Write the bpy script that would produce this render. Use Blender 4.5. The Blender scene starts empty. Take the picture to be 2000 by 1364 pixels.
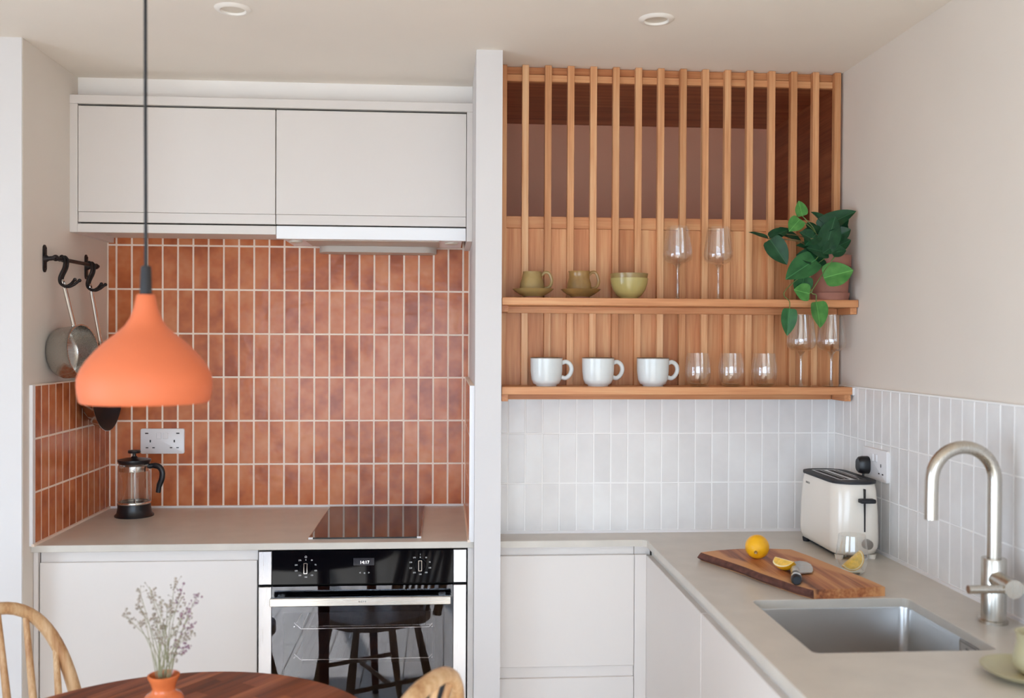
import bpy, bmesh, math, random
from mathutils import Vector, Matrix, Euler

SC = bpy.context.scene
COL = SC.collection
random.seed(7)
PI = math.pi

# ------------------------------------------------------------------ camera
F_PX, YAW, PITCH, ROLL = 1843.94, 0.0709569, 0.00886216, -0.00478012
CAM = Vector((0, 0, 1.49))
def _axes():
    cy, sy, cp, sp = math.cos(YAW), math.sin(YAW), math.cos(PITCH), math.sin(PITCH)
    fwd = Vector((sy * cp, cy * cp, -sp)); right = Vector((cy, -sy, 0)); down = fwd.cross(right)
    c, s = math.cos(ROLL), math.sin(ROLL)
    return c * right + s * down, -s * right + c * down, fwd
RT, DN, FW = _axes()
def P(px, py, ax, v):
    """photo pixel -> the point on the plane ax = v that it shows"""
    d = RT * ((px - 1000) / F_PX) + DN * ((py - 682) / F_PX) + FW
    i = 'xyz'.index(ax)
    return CAM + d * ((v - CAM[i]) / d[i])
cd = bpy.data.cameras.new('camera'); cam = bpy.data.objects.new('camera', cd); COL.objects.link(cam)
cd.sensor_fit = 'HORIZONTAL'; cd.sensor_width = 36; cd.lens = F_PX / 2000 * 36
cd.clip_start = 0.05; cd.clip_end = 100
cd.dof.use_dof = True; cd.dof.focus_distance = 2.85; cd.dof.aperture_fstop = 2.6
m = Matrix.Identity(4)
for i in range(3):
    m[i][0], m[i][1], m[i][2], m[i][3] = RT[i], -DN[i], -FW[i], CAM[i]
cam.matrix_world = m
SC.camera = cam

# ------------------------------------------------------------------ light
def S(r, g, b, a=1.0):
    f = lambda c: (c / 255 / 12.92) if c / 255 <= 0.04045 else ((c / 255 + 0.055) / 1.055) ** 2.4
    return (f(r), f(g), f(b), a)
w = bpy.data.worlds.new('daylight'); SC.world = w; w.use_nodes = True
bg = w.node_tree.nodes['Background']
bg.inputs[0].default_value = (0.66, 0.81, 1.0, 1); bg.inputs[1].default_value = 7.2
SC.view_settings.view_transform = 'Standard'; SC.view_settings.look = 'None'
SC.view_settings.exposure = 0.40; SC.view_settings.gamma = 1.0; SC.view_settings.use_curve_mapping = False
SC.cycles.use_denoising = True
SC.cycles.max_bounces = 12; SC.cycles.diffuse_bounces = 7; SC.cycles.glossy_bounces = 6
SC.cycles.transmission_bounces = 8; SC.cycles.transparent_max_bounces = 24
SC.cycles.sample_clamp_indirect = 8.0
SC.cycles.caustics_reflective = False; SC.cycles.caustics_refractive = False

sl = bpy.data.lights.new('sun', 'SUN'); sl.energy = 10; sl.color = (1.0, 0.97, 0.94); sl.angle = math.radians(0.6)
so = bpy.data.objects.new('sun', sl); COL.objects.link(so)          # low sun onto the floor behind the table
so.rotation_euler = Vector((0.22, 1.0, -0.72)).to_track_quat('-Z', 'Y').to_euler()
# the daylight comes in through glazed doors behind the camera and a window added on the far left for light from that side
REAR_Y, FARL_X = -1.15, -2.7
CEIL = 2.317
DOORS = (-1.5, 0.95, 0.02, 1.92)         # x0, x1, z0, z1 in wall_rear
WINL = (-0.9, 1.3, 0.06, 1.78)             # y0, y1, z0, z1 in wall_far_left; added opening, sized to light the right side
def portal(name, loc, rot, sx, sy):
    l = bpy.data.lights.new(name, 'AREA'); l.shape = 'RECTANGLE'; l.size = sx; l.size_y = sy
    l.cycles.is_portal = True
    o = bpy.data.objects.new(name, l); COL.objects.link(o); o.location = loc; o.rotation_euler = rot
    return o
portal('door_daylight', ((DOORS[0] + DOORS[1]) / 2, REAR_Y - 0.16, (DOORS[2] + DOORS[3]) / 2), (PI / 2, 0, 0), DOORS[1] - DOORS[0], DOORS[3] - DOORS[2])
portal('added_window_daylight', (FARL_X - 0.16, (WINL[0] + WINL[1]) / 2, (WINL[2] + WINL[3]) / 2), (PI / 2, 0, -PI / 2), WINL[1] - WINL[0], WINL[3] - WINL[2])

# ------------------------------------------------------------------ materials
def mat(name):
    mt = bpy.data.materials.new(name); mt.use_nodes = True
    nt = mt.node_tree; b = nt.nodes['Principled BSDF']
    return mt, nt, b
def N(nt, t, **kw):
    n = nt.nodes.new(t)
    for k, v in kw.items():
        setattr(n, k, v)
    return n
def link(nt, a, b): nt.links.new(a, b)
def ramp(nt, stops, fac):
    r = N(nt, 'ShaderNodeValToRGB'); e = r.color_ramp.elements
    while len(e) < len(stops): e.new(0.5)
    for i, (p, c) in enumerate(stops):
        e[i].position = p; e[i].color = c
    link(nt, fac, r.inputs[0]); return r.outputs[0]
def coords(nt, scale=(1, 1, 1), rnd=True):
    tc = N(nt, 'ShaderNodeTexCoord'); mp = N(nt, 'ShaderNodeMapping'); mp.inputs['Scale'].default_value = scale
    src = tc.outputs['Object']
    if rnd:
        oi = N(nt, 'ShaderNodeObjectInfo'); ml = N(nt, 'ShaderNodeVectorMath', operation='MULTIPLY')
        cb = N(nt, 'ShaderNodeCombineXYZ')
        for i in range(3): link(nt, oi.outputs['Random'], cb.inputs[i])
        link(nt, cb.outputs[0], ml.inputs[0]); ml.inputs[1].default_value = (37.1, 53.7, 71.3)
        ad = N(nt, 'ShaderNodeVectorMath', operation='ADD'); link(nt, src, ad.inputs[0]); link(nt, ml.outputs[0], ad.inputs[1])
        src = ad.outputs[0]
    link(nt, src, mp.inputs[0]); return mp.outputs[0]
def noise(nt, vec, scale, detail=2, rough=0.5):
    n = N(nt, 'ShaderNodeTexNoise'); n.inputs['Scale'].default_value = scale
    n.inputs['Detail'].default_value = detail; n.inputs['Roughness'].default_value = rough
    link(nt, vec, n.inputs['Vector']); return n.outputs['Fac']
def bump(nt, b, h, strength, dist=0.001):
    bp = N(nt, 'ShaderNodeBump'); bp.inputs['Strength'].default_value = strength; bp.inputs['Distance'].default_value = dist
    link(nt, h, bp.inputs['Height']); link(nt, bp.outputs[0], b.inputs['Normal'])
def plain(name, c, rough=0.5, metal=0.0, spec=0.5, var=0.0, vscale=20, bmp=0.0, bscale=200, coat=0.0):
    mt, nt, b = mat(name)
    b.inputs['Roughness'].default_value = rough; b.inputs['Metallic'].default_value = metal
    b.inputs['Specular IOR Level'].default_value = spec; b.inputs['Coat Weight'].default_value = coat
    b.inputs['Base Color'].default_value = c
    if var or bmp: v = coords(nt)
    if var:
        d = tuple(max(0, x * (1 - var)) for x in c[:3]) + (1,); l = tuple(min(1, x * (1 + var)) for x in c[:3]) + (1,)
        link(nt, ramp(nt, [(0.3, d), (0.7, l)], noise(nt, v, vscale, 3)), b.inputs['Base Color'])
    if bmp: bump(nt, b, noise(nt, v, bscale, 2), bmp)
    return mt
def wood(name, dark, mid, light, axis, freq=1.0, rough=0.45, rndtint=0.25, spec=0.35):
    """grain runs along axis; every object gets its own offset and tint"""
    mt, nt, b = mat(name)
    sc = [26 * freq] * 3; sc['xyz'.index(axis)] = 1.6 * freq
    v = coords(nt, tuple(sc))
    n1 = noise(nt, v, 1.0, 4, 0.6)
    sc2 = [170 * freq] * 3; sc2['xyz'.index(axis)] = 5 * freq
    n2 = noise(nt, coords(nt, tuple(sc2)), 1.0, 2, 0.7)
    mx = N(nt, 'ShaderNodeMath', operation='MULTIPLY_ADD'); link(nt, n2, mx.inputs[0]); mx.inputs[1].default_value = 0.45
    link(nt, n1, mx.inputs[2])
    sb = N(nt, 'ShaderNodeMath', operation='SUBTRACT'); link(nt, mx.outputs[0], sb.inputs[0]); sb.inputs[1].default_value = 0.22
    c = ramp(nt, [(0.30, dark), (0.5, mid), (0.68, light)], sb.outputs[0])
    oi = N(nt, 'ShaderNodeObjectInfo')
    tint = ramp(nt, [(0.0, (1 - rndtint, 1 - rndtint * 1.25, 1 - rndtint * 1.5, 1)), (0.5, (1, 1, 1, 1)), (1.0, (1 + rndtint * .25, 1 + rndtint * .55, 1 + rndtint * .8, 1))], oi.outputs['Random'])
    mm = N(nt, 'ShaderNodeMix', data_type='RGBA', blend_type='MULTIPLY'); mm.inputs[0].default_value = 1
    link(nt, c, mm.inputs[6]); link(nt, tint, mm.inputs[7]); link(nt, mm.outputs[2], b.inputs['Base Color'])
    b.inputs['Roughness'].default_value = rough; b.inputs['Specular IOR Level'].default_value = spec
    bump(nt, b, n2, 0.15, 0.0006)
    return mt
def tile_mat(name, cols, rough, vs, bs, rt):
    mt, nt, b = mat(name)
    v = coords(nt)
    n = noise(nt, v, vs, 3, 0.6)
    oi = N(nt, 'ShaderNodeObjectInfo')
    ma = N(nt, 'ShaderNodeMath', operation='MULTIPLY_ADD'); link(nt, oi.outputs['Random'], ma.inputs[0]); ma.inputs[1].default_value = rt
    link(nt, n, ma.inputs[2])
    sb = N(nt, 'ShaderNodeMath', operation='SUBTRACT'); link(nt, ma.outputs[0], sb.inputs[0]); sb.inputs[1].default_value = rt / 2
    link(nt, ramp(nt, [(0.3, cols[0]), (0.5, cols[1]), (0.72, cols[2])], sb.outputs[0]), b.inputs['Base Color'])
    b.inputs['Roughness'].default_value = rough; b.inputs['Specular IOR Level'].default_value = 0.3
    bump(nt, b, noise(nt, v, bs, 2), 0.35, 0.004)
    return mt
def thin_glass(name, tint=(1, 1, 1, 1), base=0.05, top=0.85, power=3.5, rough=0.0, refl=(1, 1, 1, 1)):
    mt, nt, b = mat(name); nt.nodes.remove(b)
    out = nt.nodes['Material Output']
    lw = N(nt, 'ShaderNodeLayerWeight'); lw.inputs[0].default_value = 0.5
    pw = N(nt, 'ShaderNodeMath', operation='POWER'); link(nt, lw.outputs['Facing'], pw.inputs[0]); pw.inputs[1].default_value = power
    ma = N(nt, 'ShaderNodeMath', operation='MULTIPLY_ADD'); link(nt, pw.outputs[0], ma.inputs[0]); ma.inputs[1].default_value = top; ma.inputs[2].default_value = base
    t = N(nt, 'ShaderNodeBsdfTransparent'); t.inputs[0].default_value = tint
    g = N(nt, 'ShaderNodeBsdfGlossy'); g.inputs['Roughness'].default_value = rough; g.inputs[0].default_value = refl
    mx = N(nt, 'ShaderNodeMixShader'); link(nt, ma.outputs[0], mx.inputs[0]); link(nt, t.outputs[0], mx.inputs[1]); link(nt, g.outputs[0], mx.inputs[2])
    link(nt, mx.outputs[0], out.inputs[0]); return mt
def brushed(name, c, rough, axis, amt=0.25):
    mt, nt, b = mat(name)
    sc = [900] * 3; sc['xyz'.index(axis)] = 8
    n = noise(nt, coords(nt, tuple(sc)), 1.0, 2)
    mr = N(nt, 'ShaderNodeMapRange'); link(nt, n, mr.inputs[0]); mr.inputs[3].default_value = rough * (1 - amt); mr.inputs[4].default_value = rough * (1 + amt)
    link(nt, mr.outputs[0], b.inputs['Roughness'])
    b.inputs['Base Color'].default_value = c; b.inputs['Metallic'].default_value = 1
    bump(nt, b, n, 0.05, 0.0003)
    return mt

M = {}
M['wall'] = plain('wall_paint', S(222, 213, 203), 0.55, spec=0.35, var=0.02, vscale=3, bmp=0.06, bscale=90)
M['ceiling'] = plain('ceiling_paint', S(232, 224, 214), 0.8, spec=0.2, var=0.02, vscale=3)
M['white_paint'] = plain('white_wall_paint', S(214, 210, 209), 0.6, spec=0.3, var=0.015, vscale=3, bmp=0.05, bscale=90)
M['bulkhead'] = plain('bulkhead_paint', S(240, 235, 231), 0.6, spec=0.3)
M['cabinet'] = plain('cabinet_paint', S(219, 212, 207), 0.42, spec=0.4, var=0.008, vscale=4)
M['cabinet_edge'] = plain('cabinet_carcass', S(205, 199, 191), 0.5)
M['gap'] = plain('shadow_gap', S(60, 55, 50), 0.8, spec=0.1)
M['worktop'] = plain('stone_worktop', S(200, 193, 183), 0.33, spec=0.5, var=0.045, vscale=14, bmp=0.02, bscale=400)
M['tile_o'] = tile_mat('terracotta_glaze', (S(160, 83, 50), S(193, 111, 68), S(209, 138, 95)), 0.2, 9, 22, 0.14)
M['tile_w'] = tile_mat('white_glaze', (S(216, 213, 211), S(222, 219, 217), S(227, 225, 223)), 0.22, 8, 18, 0.2)
M['grout'] = plain('cream_grout', S(243, 224, 207), 0.85, spec=0.2, bmp=0.2, bscale=600)
M['grout_w'] = plain('white_grout', S(238, 236, 234), 0.85, spec=0.2)
M['oak'] = {a: wood('oak_' + a, S(184, 118, 76), S(204, 142, 96), S(216, 163, 116), a, 1.0, rndtint=.16) for a in 'xyz'}
M['oak_dark'] = {a: wood('oak_shaded_lining_' + a, S(140, 78, 52), S(170, 100, 66), S(188, 120, 82), a, 1.0, rndtint=.1) for a in 'xyz'}  # same oak, darkened for the shade inside the recess
M['oak_slat'] = wood('oak_slat', S(188, 126, 82), S(210, 152, 106), S(222, 174, 130), 'z', 1.0, rndtint=.2)
M['chair'] = wood('ash', S(166, 118, 78), S(198, 156, 112), S(216, 182, 142), 'z', 1.2, 0.4, 0.12)
M['table'] = wood('walnut', S(96, 50, 35), S(138, 76, 50), S(172, 104, 66), 'x', 0.9, 0.36, 0.5)
M['board'] = wood('olive_wood', S(98, 54, 38), S(170, 104, 64), S(204, 146, 96), 'y', 0.8, 0.5, 0.0)
_nt = M['board'].node_tree; _b = _nt.nodes['Principled BSDF']; _src = _b.inputs['Base Color'].links[0].from_socket
_tc2 = N(_nt, 'ShaderNodeTexCoord'); _dp = N(_nt, 'ShaderNodeVectorMath', operation='DOT_PRODUCT'); link(_nt, _tc2.outputs['Object'], _dp.inputs[0]); _dp.inputs[1].default_value = (0.96, 0.28, 0)
_sh = N(_nt, 'ShaderNodeMath', operation='SUBTRACT'); link(_nt, _dp.outputs['Value'], _sh.inputs[0]); _sh.inputs[1].default_value = 0.012
_ab = N(_nt, 'ShaderNodeMath', operation='ABSOLUTE'); link(_nt, _sh.outputs[0], _ab.inputs[0])
_ns = N(_nt, 'ShaderNodeMath', operation='MULTIPLY_ADD'); link(_nt, noise(_nt, coords(_nt), 9, 2), _ns.inputs[0]); _ns.inputs[1].default_value = 0.06; link(_nt, _ab.outputs[0], _ns.inputs[2])
_fac = ramp(_nt, [(0.100, (0, 0, 0, 1)), (0.116, (1, 1, 1, 1))], _ns.outputs[0])
_mx = N(_nt, 'ShaderNodeMix', data_type='RGBA'); link(_nt, _fac, _mx.inputs[0]); link(_nt, _src, _mx.inputs[6]); _mx.inputs[7].default_value = S(206, 148, 98)
link(_nt, _mx.outputs[2], _b.inputs['Base Color'])
M['bark'] = plain('live_edge_bark', S(92, 54, 44), 0.8, var=0.4, vscale=60, bmp=0.6, bscale=150)
M['floor'] = wood('oak_floor', S(186, 170, 152), S(204, 190, 172), S(216, 204, 188), 'y', 0.7, 0.4, 0.12)
M['pendant'] = plain('orange_enamel', S(214, 113, 73), 0.55, spec=0.35)
M['pendant_in'] = plain('shade_inside_white', S(240, 236, 228), 0.6)
M['black'] = plain('black_plastic', S(22, 22, 26), 0.35)
M['black_soft'] = plain('black_rubber', S(32, 32, 36), 0.6)
M['iron'] = plain('blackened_iron', S(44, 38, 38), 0.45, metal=0.6, var=0.3, vscale=60, bmp=0.4, bscale=120)
M['steel'] = brushed('brushed_steel', (0.52, 0.5, 0.47, 1), 0.26, 'x')
M['steel_z'] = brushed('brushed_steel_upright', (0.55, 0.54, 0.55, 1), 0.3, 'z')
M['nickel'] = brushed('brushed_nickel', (0.56, 0.52, 0.46, 1), 0.26, 'z')
M['sink_steel'] = plain('sink_steel', (0.55, 0.54, 0.53, 1), 0.3, metal=1, bmp=0.03, bscale=300)
M['overflow_steel'] = plain('overflow_steel', (0.6, 0.59, 0.58, 1), 0.5, metal=0.6)
M['chrome'] = plain('polished_steel', (0.72, 0.7, 0.68, 1), 0.12, metal=1)
M['tinted_steel'] = plain('pan_base_steel', (0.5, 0.42, 0.38, 1), 0.14, metal=1)  # steel; the brown tint stands in for the tiles it mirrors
M['nonstick'] = plain('nonstick_coating', S(26, 27, 32), 0.4)
M['oven_glass'] = thin_glass('oven_window', (0.66, 0.66, 0.68, 1), 0.045, 0.8, 4, refl=(0.9, 0.92, 1, 1))
M['black_glass'] = plain('black_glass', S(8, 8, 12), 0.05, spec=0.16)
M['hob'] = plain('hob_glass', S(14, 12, 13), 0.05, spec=0.8)
M['oven_in'] = plain('oven_enamel', S(52, 50, 52), 0.35)
M['white_plastic'] = plain('white_plastic', S(232, 229, 229), 0.3)
M['dark_hole'] = plain('socket_hole', S(40, 36, 36), 0.8)
M['print'] = plain('white_print', S(225, 225, 225), 0.6)
M['grey_print'] = plain('grey_print', S(110, 106, 104), 0.6)
mt, nt, b = mat('display_digits'); b.inputs['Emission Color'].default_value = (1, 1, 1, 1); b.inputs['Emission Strength'].default_value = 1.2; M['digits'] = mt
M['glass'] = thin_glass('clear_glass', (0.95, 0.96, 0.95, 1), 0.10, 0.75, 2.6)
M['glass_thick'] = thin_glass('clear_glass_stem', (0.93, 0.95, 0.93, 1), 0.12, 0.8, 2.0)
M['pane'] = thin_glass('window_glass', (0.98, 0.99, 0.99, 1), 0.04, 0.7, 4)
M['olive'] = plain('olive_glaze', S(152, 127, 80), 0.16, var=0.22, vscale=18, bmp=0.1, bscale=40)
M['olive_brown'] = plain('olive_brown_glaze', S(146, 112, 66), 0.16, var=0.28, vscale=16, bmp=0.1, bscale=40)
M['olive_pale'] = plain('pale_olive_glaze', S(172, 156, 98), 0.18, var=0.12, vscale=12, bmp=0.06, bscale=40)
M['sage'] = plain('pale_sage_glaze', S(180, 172, 138), 0.3, var=0.08, vscale=12)
M['mug'] = plain('white_blue_glaze', S(214, 218, 218), 0.14, var=0.03, vscale=12)
M['mug_rim'] = plain('brown_bare_rim', S(122, 96, 72), 0.4)
M['terracotta'] = plain('brown_clay', S(152, 100, 84), 0.75, var=0.1, vscale=20)
M['orange_clay'] = plain('orange_glazed_clay', S(216, 116, 66), 0.2, var=0.12, vscale=16)
M['soil'] = plain('soil', S(52, 40, 32), 0.95, bmp=0.8, bscale=200)
M['stem'] = plain('green_stem', S(96, 120, 62), 0.5)
M['vine'] = plain('brown_vine', S(110, 92, 58), 0.6)
def leaf_mat(name, a, c):
    mt, nt, b = mat(name)
    v = coords(nt, (1, 1, 1))
    tc = N(nt, 'ShaderNodeTexCoord'); sx = N(nt, 'ShaderNodeSeparateXYZ'); link(nt, tc.outputs['Object'], sx.inputs[0])
    ab = N(nt, 'ShaderNodeMath', operation='ABSOLUTE'); link(nt, sx.outputs[0], ab.inputs[0])
    rib = ramp(nt, [(0.008, tuple(min(1, x * 1.9 + 0.02) for x in c[:3]) + (1,)), (0.03, (0, 0, 0, 1))], ab.outputs[0])
    base = ramp(nt, [(0.3, a), (0.7, c)], noise(nt, v, 3, 3))
    mx = N(nt, 'ShaderNodeMix', data_type='RGBA', blend_type='LIGHTEN'); mx.inputs[0].default_value = 0.55
    link(nt, base, mx.inputs[6]); link(nt, rib, mx.inputs[7]); link(nt, mx.outputs[2], b.inputs['Base Color'])
    b.inputs['Roughness'].default_value = 0.35; b.inputs['Specular IOR Level'].default_value = 0.25
    return mt
M['leaf_dark'] = leaf_mat('dark_green_leaf', S(22, 56, 34), S(34, 76, 46))
M['leaf_mid'] = leaf_mat('mid_green_leaf', S(38, 84, 46), S(52, 104, 58))
M['leaf_light'] = leaf_mat('fresh_green_leaf', S(64, 120, 56), S(88, 144, 72))
M['lemon'] = plain('lemon_peel', S(242, 178, 22), 0.38, var=0.08, vscale=20, bmp=0.5, bscale=220)
M['pulp'] = plain('lemon_pulp', S(240, 196, 92), 0.3, var=0.15, vscale=120)
M['pith'] = plain('lemon_pith', S(246, 232, 190), 0.5)
M['toaster'] = plain('cream_enamel', S(232, 224, 212), 0.22, coat=0.3)
M['silver_print'] = plain('silver_knob', S(150, 144, 138), 0.35, metal=0.8)
M['dried'] = plain('dried_stem', S(150, 146, 112), 0.8)
M['floret'] = plain('dried_floret', S(168, 154, 140), 0.9, var=0.25, vscale=300)
M['floret_p'] = plain('mauve_floret', S(150, 118, 130), 0.9, var=0.25, vscale=300)
M['frame'] = plain('window_frame_paint', S(70, 72, 74), 0.5)
M['paving'] = plain('patio_paving', S(190, 184, 174), 0.9, var=0.12, vscale=3)
M['hood_white'] = plain('hood_white', S(240, 240, 242), 0.3)
M['hood_grey'] = plain('hood_underside', S(188, 176, 164), 0.4)
M['downlight'] = plain('downlight_white', S(236, 231, 224), 0.4)
M['frosted'] = plain('frosted_lens', S(205, 195, 180), 0.3)
M['back_panel'] = plain('brown_lacquer', S(238, 180, 150), 0.45, spec=0.4, var=0.05, vscale=2)
M['cable'] = plain('grey_cable', S(60, 58, 62), 0.6)

# ------------------------------------------------------------------ mesh helpers
def lerp(a, b, t): return a + (b - a) * t
def nb(): return bmesh.new()
def box(bm, x0, x1, y0, y1, z0, z1, bev=0.0, seg=1):
    mtx = Matrix.Translation(((x0 + x1) / 2, (y0 + y1) / 2, (z0 + z1) / 2)) @ Matrix.Diagonal((x1 - x0, y1 - y0, z1 - z0, 1))
    vs = bmesh.ops.create_cube(bm, size=1, matrix=mtx)['verts']
    if bev:
        es = list({e for v in vs for e in v.link_edges})
        bmesh.ops.bevel(bm, geom=es, offset=bev, segments=seg, affect='EDGES', profile=0.5)
    return bm
def bx(*a, **k): return box(nb(), *a, **k)
def loft(bm, rings, cap0=True, cap1=True, closed=True):
    vr = [[bm.verts.new(p) for p in r] for r in rings]
    n = len(rings[0])
    for a, b in zip(vr, vr[1:]):
        for i in range(n if closed else n - 1):
            j = (i + 1) % n
            bm.faces.new((a[i], a[j], b[j], b[i]))
    if cap0: bm.faces.new(vr[0][::-1])
    if cap1: bm.faces.new(vr[-1])
    return bm
def lathe(bm, prof, n=40, o=(0, 0, 0), closed_profile=False):
    """prof: (r, z) pairs bottom to top; r = 0 at an end closes it"""
    rings = []
    for r, z in prof:
        if r <= 1e-6: rings.append([bm.verts.new((o[0], o[1], o[2] + z))])
        else: rings.append([bm.verts.new((o[0] + r * math.cos(2 * PI * i / n), o[1] + r * math.sin(2 * PI * i / n), o[2] + z)) for i in range(n)])
    pairs = list(zip(rings, rings[1:]))
    if closed_profile: pairs.append((rings[-1], rings[0]))
    for a, b in pairs:
        for i in range(n):
            j = (i + 1) % n
            if len(a) == 1 and len(b) == 1: continue
            if len(a) == 1: bm.faces.new((a[0], b[j], b[i]))
            elif len(b) == 1: bm.faces.new((a[i], a[j], b[0]))
            else: bm.faces.new((a[i], a[j], b[j], b[i]))
    return bm
def smooth_path(pts, n=8):
    """Catmull-Rom through the points"""
    pts = [Vector(p) for p in pts]; out = []
    ext = [pts[0] * 2 - pts[1]] + pts + [pts[-1] * 2 - pts[-2]]
    for i in range(1, len(ext) - 2):
        a, b, c, d = ext[i - 1:i + 3]
        for k in range(n):
            t = k / n
            out.append(0.5 * ((2 * b) + (c - a) * t + (2 * a - 5 * b + 4 * c - d) * t * t + (3 * b - a - 3 * c + d) * t ** 3))
    out.append(pts[-1]); return out
def tube(bm, pts, r, n=10, caps=True, closed=False, flat=None, up=None):
    """round (or flat=(w, h) elliptical) tube along a polyline; r may be a list"""
    pts = [Vector(p) for p in pts]; k = len(pts)
    rs = r if isinstance(r, (list, tuple)) else [r] * k
    tan = []
    for i in range(k):
        if closed: t = pts[(i + 1) % k] - pts[i - 1]
        else: t = pts[min(i + 1, k - 1)] - pts[max(i - 1, 0)]
        tan.append(t.normalized())
    u = Vector(up) if up else (Vector((0, 0, 1)) if abs(tan[0].z) < 0.9 else Vector((1, 0, 0)))
    rings = []
    for i in range(k):
        u = (u - tan[i] * u.dot(tan[i])).normalized(); v = tan[i].cross(u)
        a, b = (rs[i], rs[i]) if flat is None else (flat[0] * rs[i], flat[1] * rs[i])
        rings.append([pts[i] + u * (a * math.cos(2 * PI * j / n)) + v * (b * math.sin(2 * PI * j / n)) for j in range(n)])
    if closed: rings.append(rings[0]); caps = False
    loft(bm, rings, caps, caps)
    if closed: bmesh.ops.remove_doubles(bm, verts=bm.verts, dist=1e-6)
    return bm
def rrect(w, h, r, n=5, cx=0, cy=0):
    out = []
    for qx, qy, a0 in ((1, 1, 0), (-1, 1, 1), (-1, -1, 2), (1, -1, 3)):
        for i in range(n + 1):
            a = (a0 + i / n) * PI / 2
            out.append((cx + qx * (w / 2 - r) + r * math.cos(a), cy + qy * (h / 2 - r) + r * math.sin(a)))
    return out
def slab(bm, poly, z0, z1, bev=0.0):
    loft(bm, [[(x, y, z0) for x, y in poly], [(x, y, z1) for x, y in poly]])
    if bev:
        es = [e for e in bm.edges if abs(e.verts[0].co.z - e.verts[1].co.z) < 1e-6 and abs(e.verts[0].co.z - z1) < 1e-6]
        bmesh.ops.bevel(bm, geom=es, offset=bev, segments=2, affect='EDGES', profile=0.5)
    return bm
def sphere(bm, c, r, sx=1, sy=1, sz=1, u=20, v=12):
    bmesh.ops.create_uvsphere(bm, u_segments=u, v_segments=v, radius=1, matrix=Matrix.Translation(c) @ Matrix.Diagonal((r * sx, r * sy, r * sz, 1)))
    return bm
def obj(name, bm, m, parent=None, world=False, smooth=40):
    """links a bmesh as one mesh object; world=True: its points are world points, shifted to the parent's frame"""
    if world and parent is not None:
        bmesh.ops.transform(bm, matrix=parent.matrix_basis.inverted(), verts=bm.verts)
    bmesh.ops.recalc_face_normals(bm, faces=bm.faces)
    me = bpy.data.meshes.new(name); bm.to_mesh(me); bm.free()
    me.materials.append(m)
    if smooth:
        me.polygons.foreach_set('use_smooth', [True] * len(me.polygons)); me.set_sharp_from_angle(angle=math.radians(smooth))
    o = bpy.data.objects.new(name, me); COL.objects.link(o)
    if parent is not None: o.parent = parent
    return o
def wsub(name, bm, m, part, root, smooth=0):
    """a sub-part given in world points, under a part of root"""
    o = obj(name, bm, m, part, smooth=smooth); o.data.transform(root.matrix_basis.inverted()); return o
def inst(src, parent=None, loc=None):
    o = src.copy(); COL.objects.link(o); o.parent = parent
    if loc is not None: o.location = loc
    return o
def tag(o, label=None, cat=None, group=None, kind=None):
    if label: o['label'] = label
    if cat: o['category'] = cat
    if group: o['group'] = group
    if kind: o['kind'] = kind
    return o
def thing(name, label, cat, loc=(0, 0, 0), rotz=0.0, group=None):
    o = bpy.data.objects.new(name, None); COL.objects.link(o); o.empty_display_size = 0.05
    o.location = loc; o.rotation_euler = (0, 0, rotz)
    o.matrix_basis = Matrix.Translation(loc) @ Matrix.Rotation(rotz, 4, 'Z')
    return tag(o, label, cat, group)
def copy_thing(root, loc, rotz=None, label=None, group=None):
    r = root.copy(); COL.objects.link(r); r.location = loc
    if rotz is not None: r.rotation_euler = (0, 0, rotz)
    if label: r['label'] = label
    if group: r['group'] = group
    for ch in list(root.children):
        c = inst(ch, r)
        for g in list(ch.children): inst(g, c)
    return r
def struct(name, bm, m, label=None, cat=None, parent=None, smooth=0):
    o = obj(name, bm, m, parent, smooth=smooth)
    if parent is None: tag(o, label, cat, kind='structure')
    return o
def text(body, size, m, parent, loc, rot, name='lettering', spacing=1.0, ext=0.0002):
    c = bpy.data.curves.new(name, 'FONT'); c.body = body; c.size = size; c.align_x = 'CENTER'; c.align_y = 'CENTER'
    c.extrude = ext; c.space_character = spacing; c.resolution_u = 2
    tmp = bpy.data.objects.new('tmp', c)
    me = bpy.data.meshes.new_from_object(tmp); bpy.data.objects.remove(tmp); bpy.data.curves.remove(c)
    me.materials.clear(); me.materials.append(m); me.name = name
    o = bpy.data.objects.new(name, me); COL.objects.link(o); o.parent = parent; o.location = loc; o.rotation_euler = rot
    return o
def plate(outer, holes, z0, z1):
    """flat plate in xy with holes, between z0 and z1"""
    bm = nb(); loops = []
    for lp in [outer] + holes:
        vs = [bm.verts.new((x, y, z0)) for x, y in lp]
        for a, b in zip(vs, vs[1:] + vs[:1]): bm.edges.new((a, b))
    bmesh.ops.triangle_fill(bm, edges=bm.edges[:], use_beauty=True, normal=(0, 0, 1))
    r = bmesh.ops.extrude_face_region(bm, geom=bm.faces[:])
    for v in r['geom']:
        if isinstance(v, bmesh.types.BMVert): v.co.z = z1
    return bm
def rect(x0, x1, y0, y1): return [(x0, y0), (x1, y0), (x1, y1), (x0, y1)]

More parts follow.
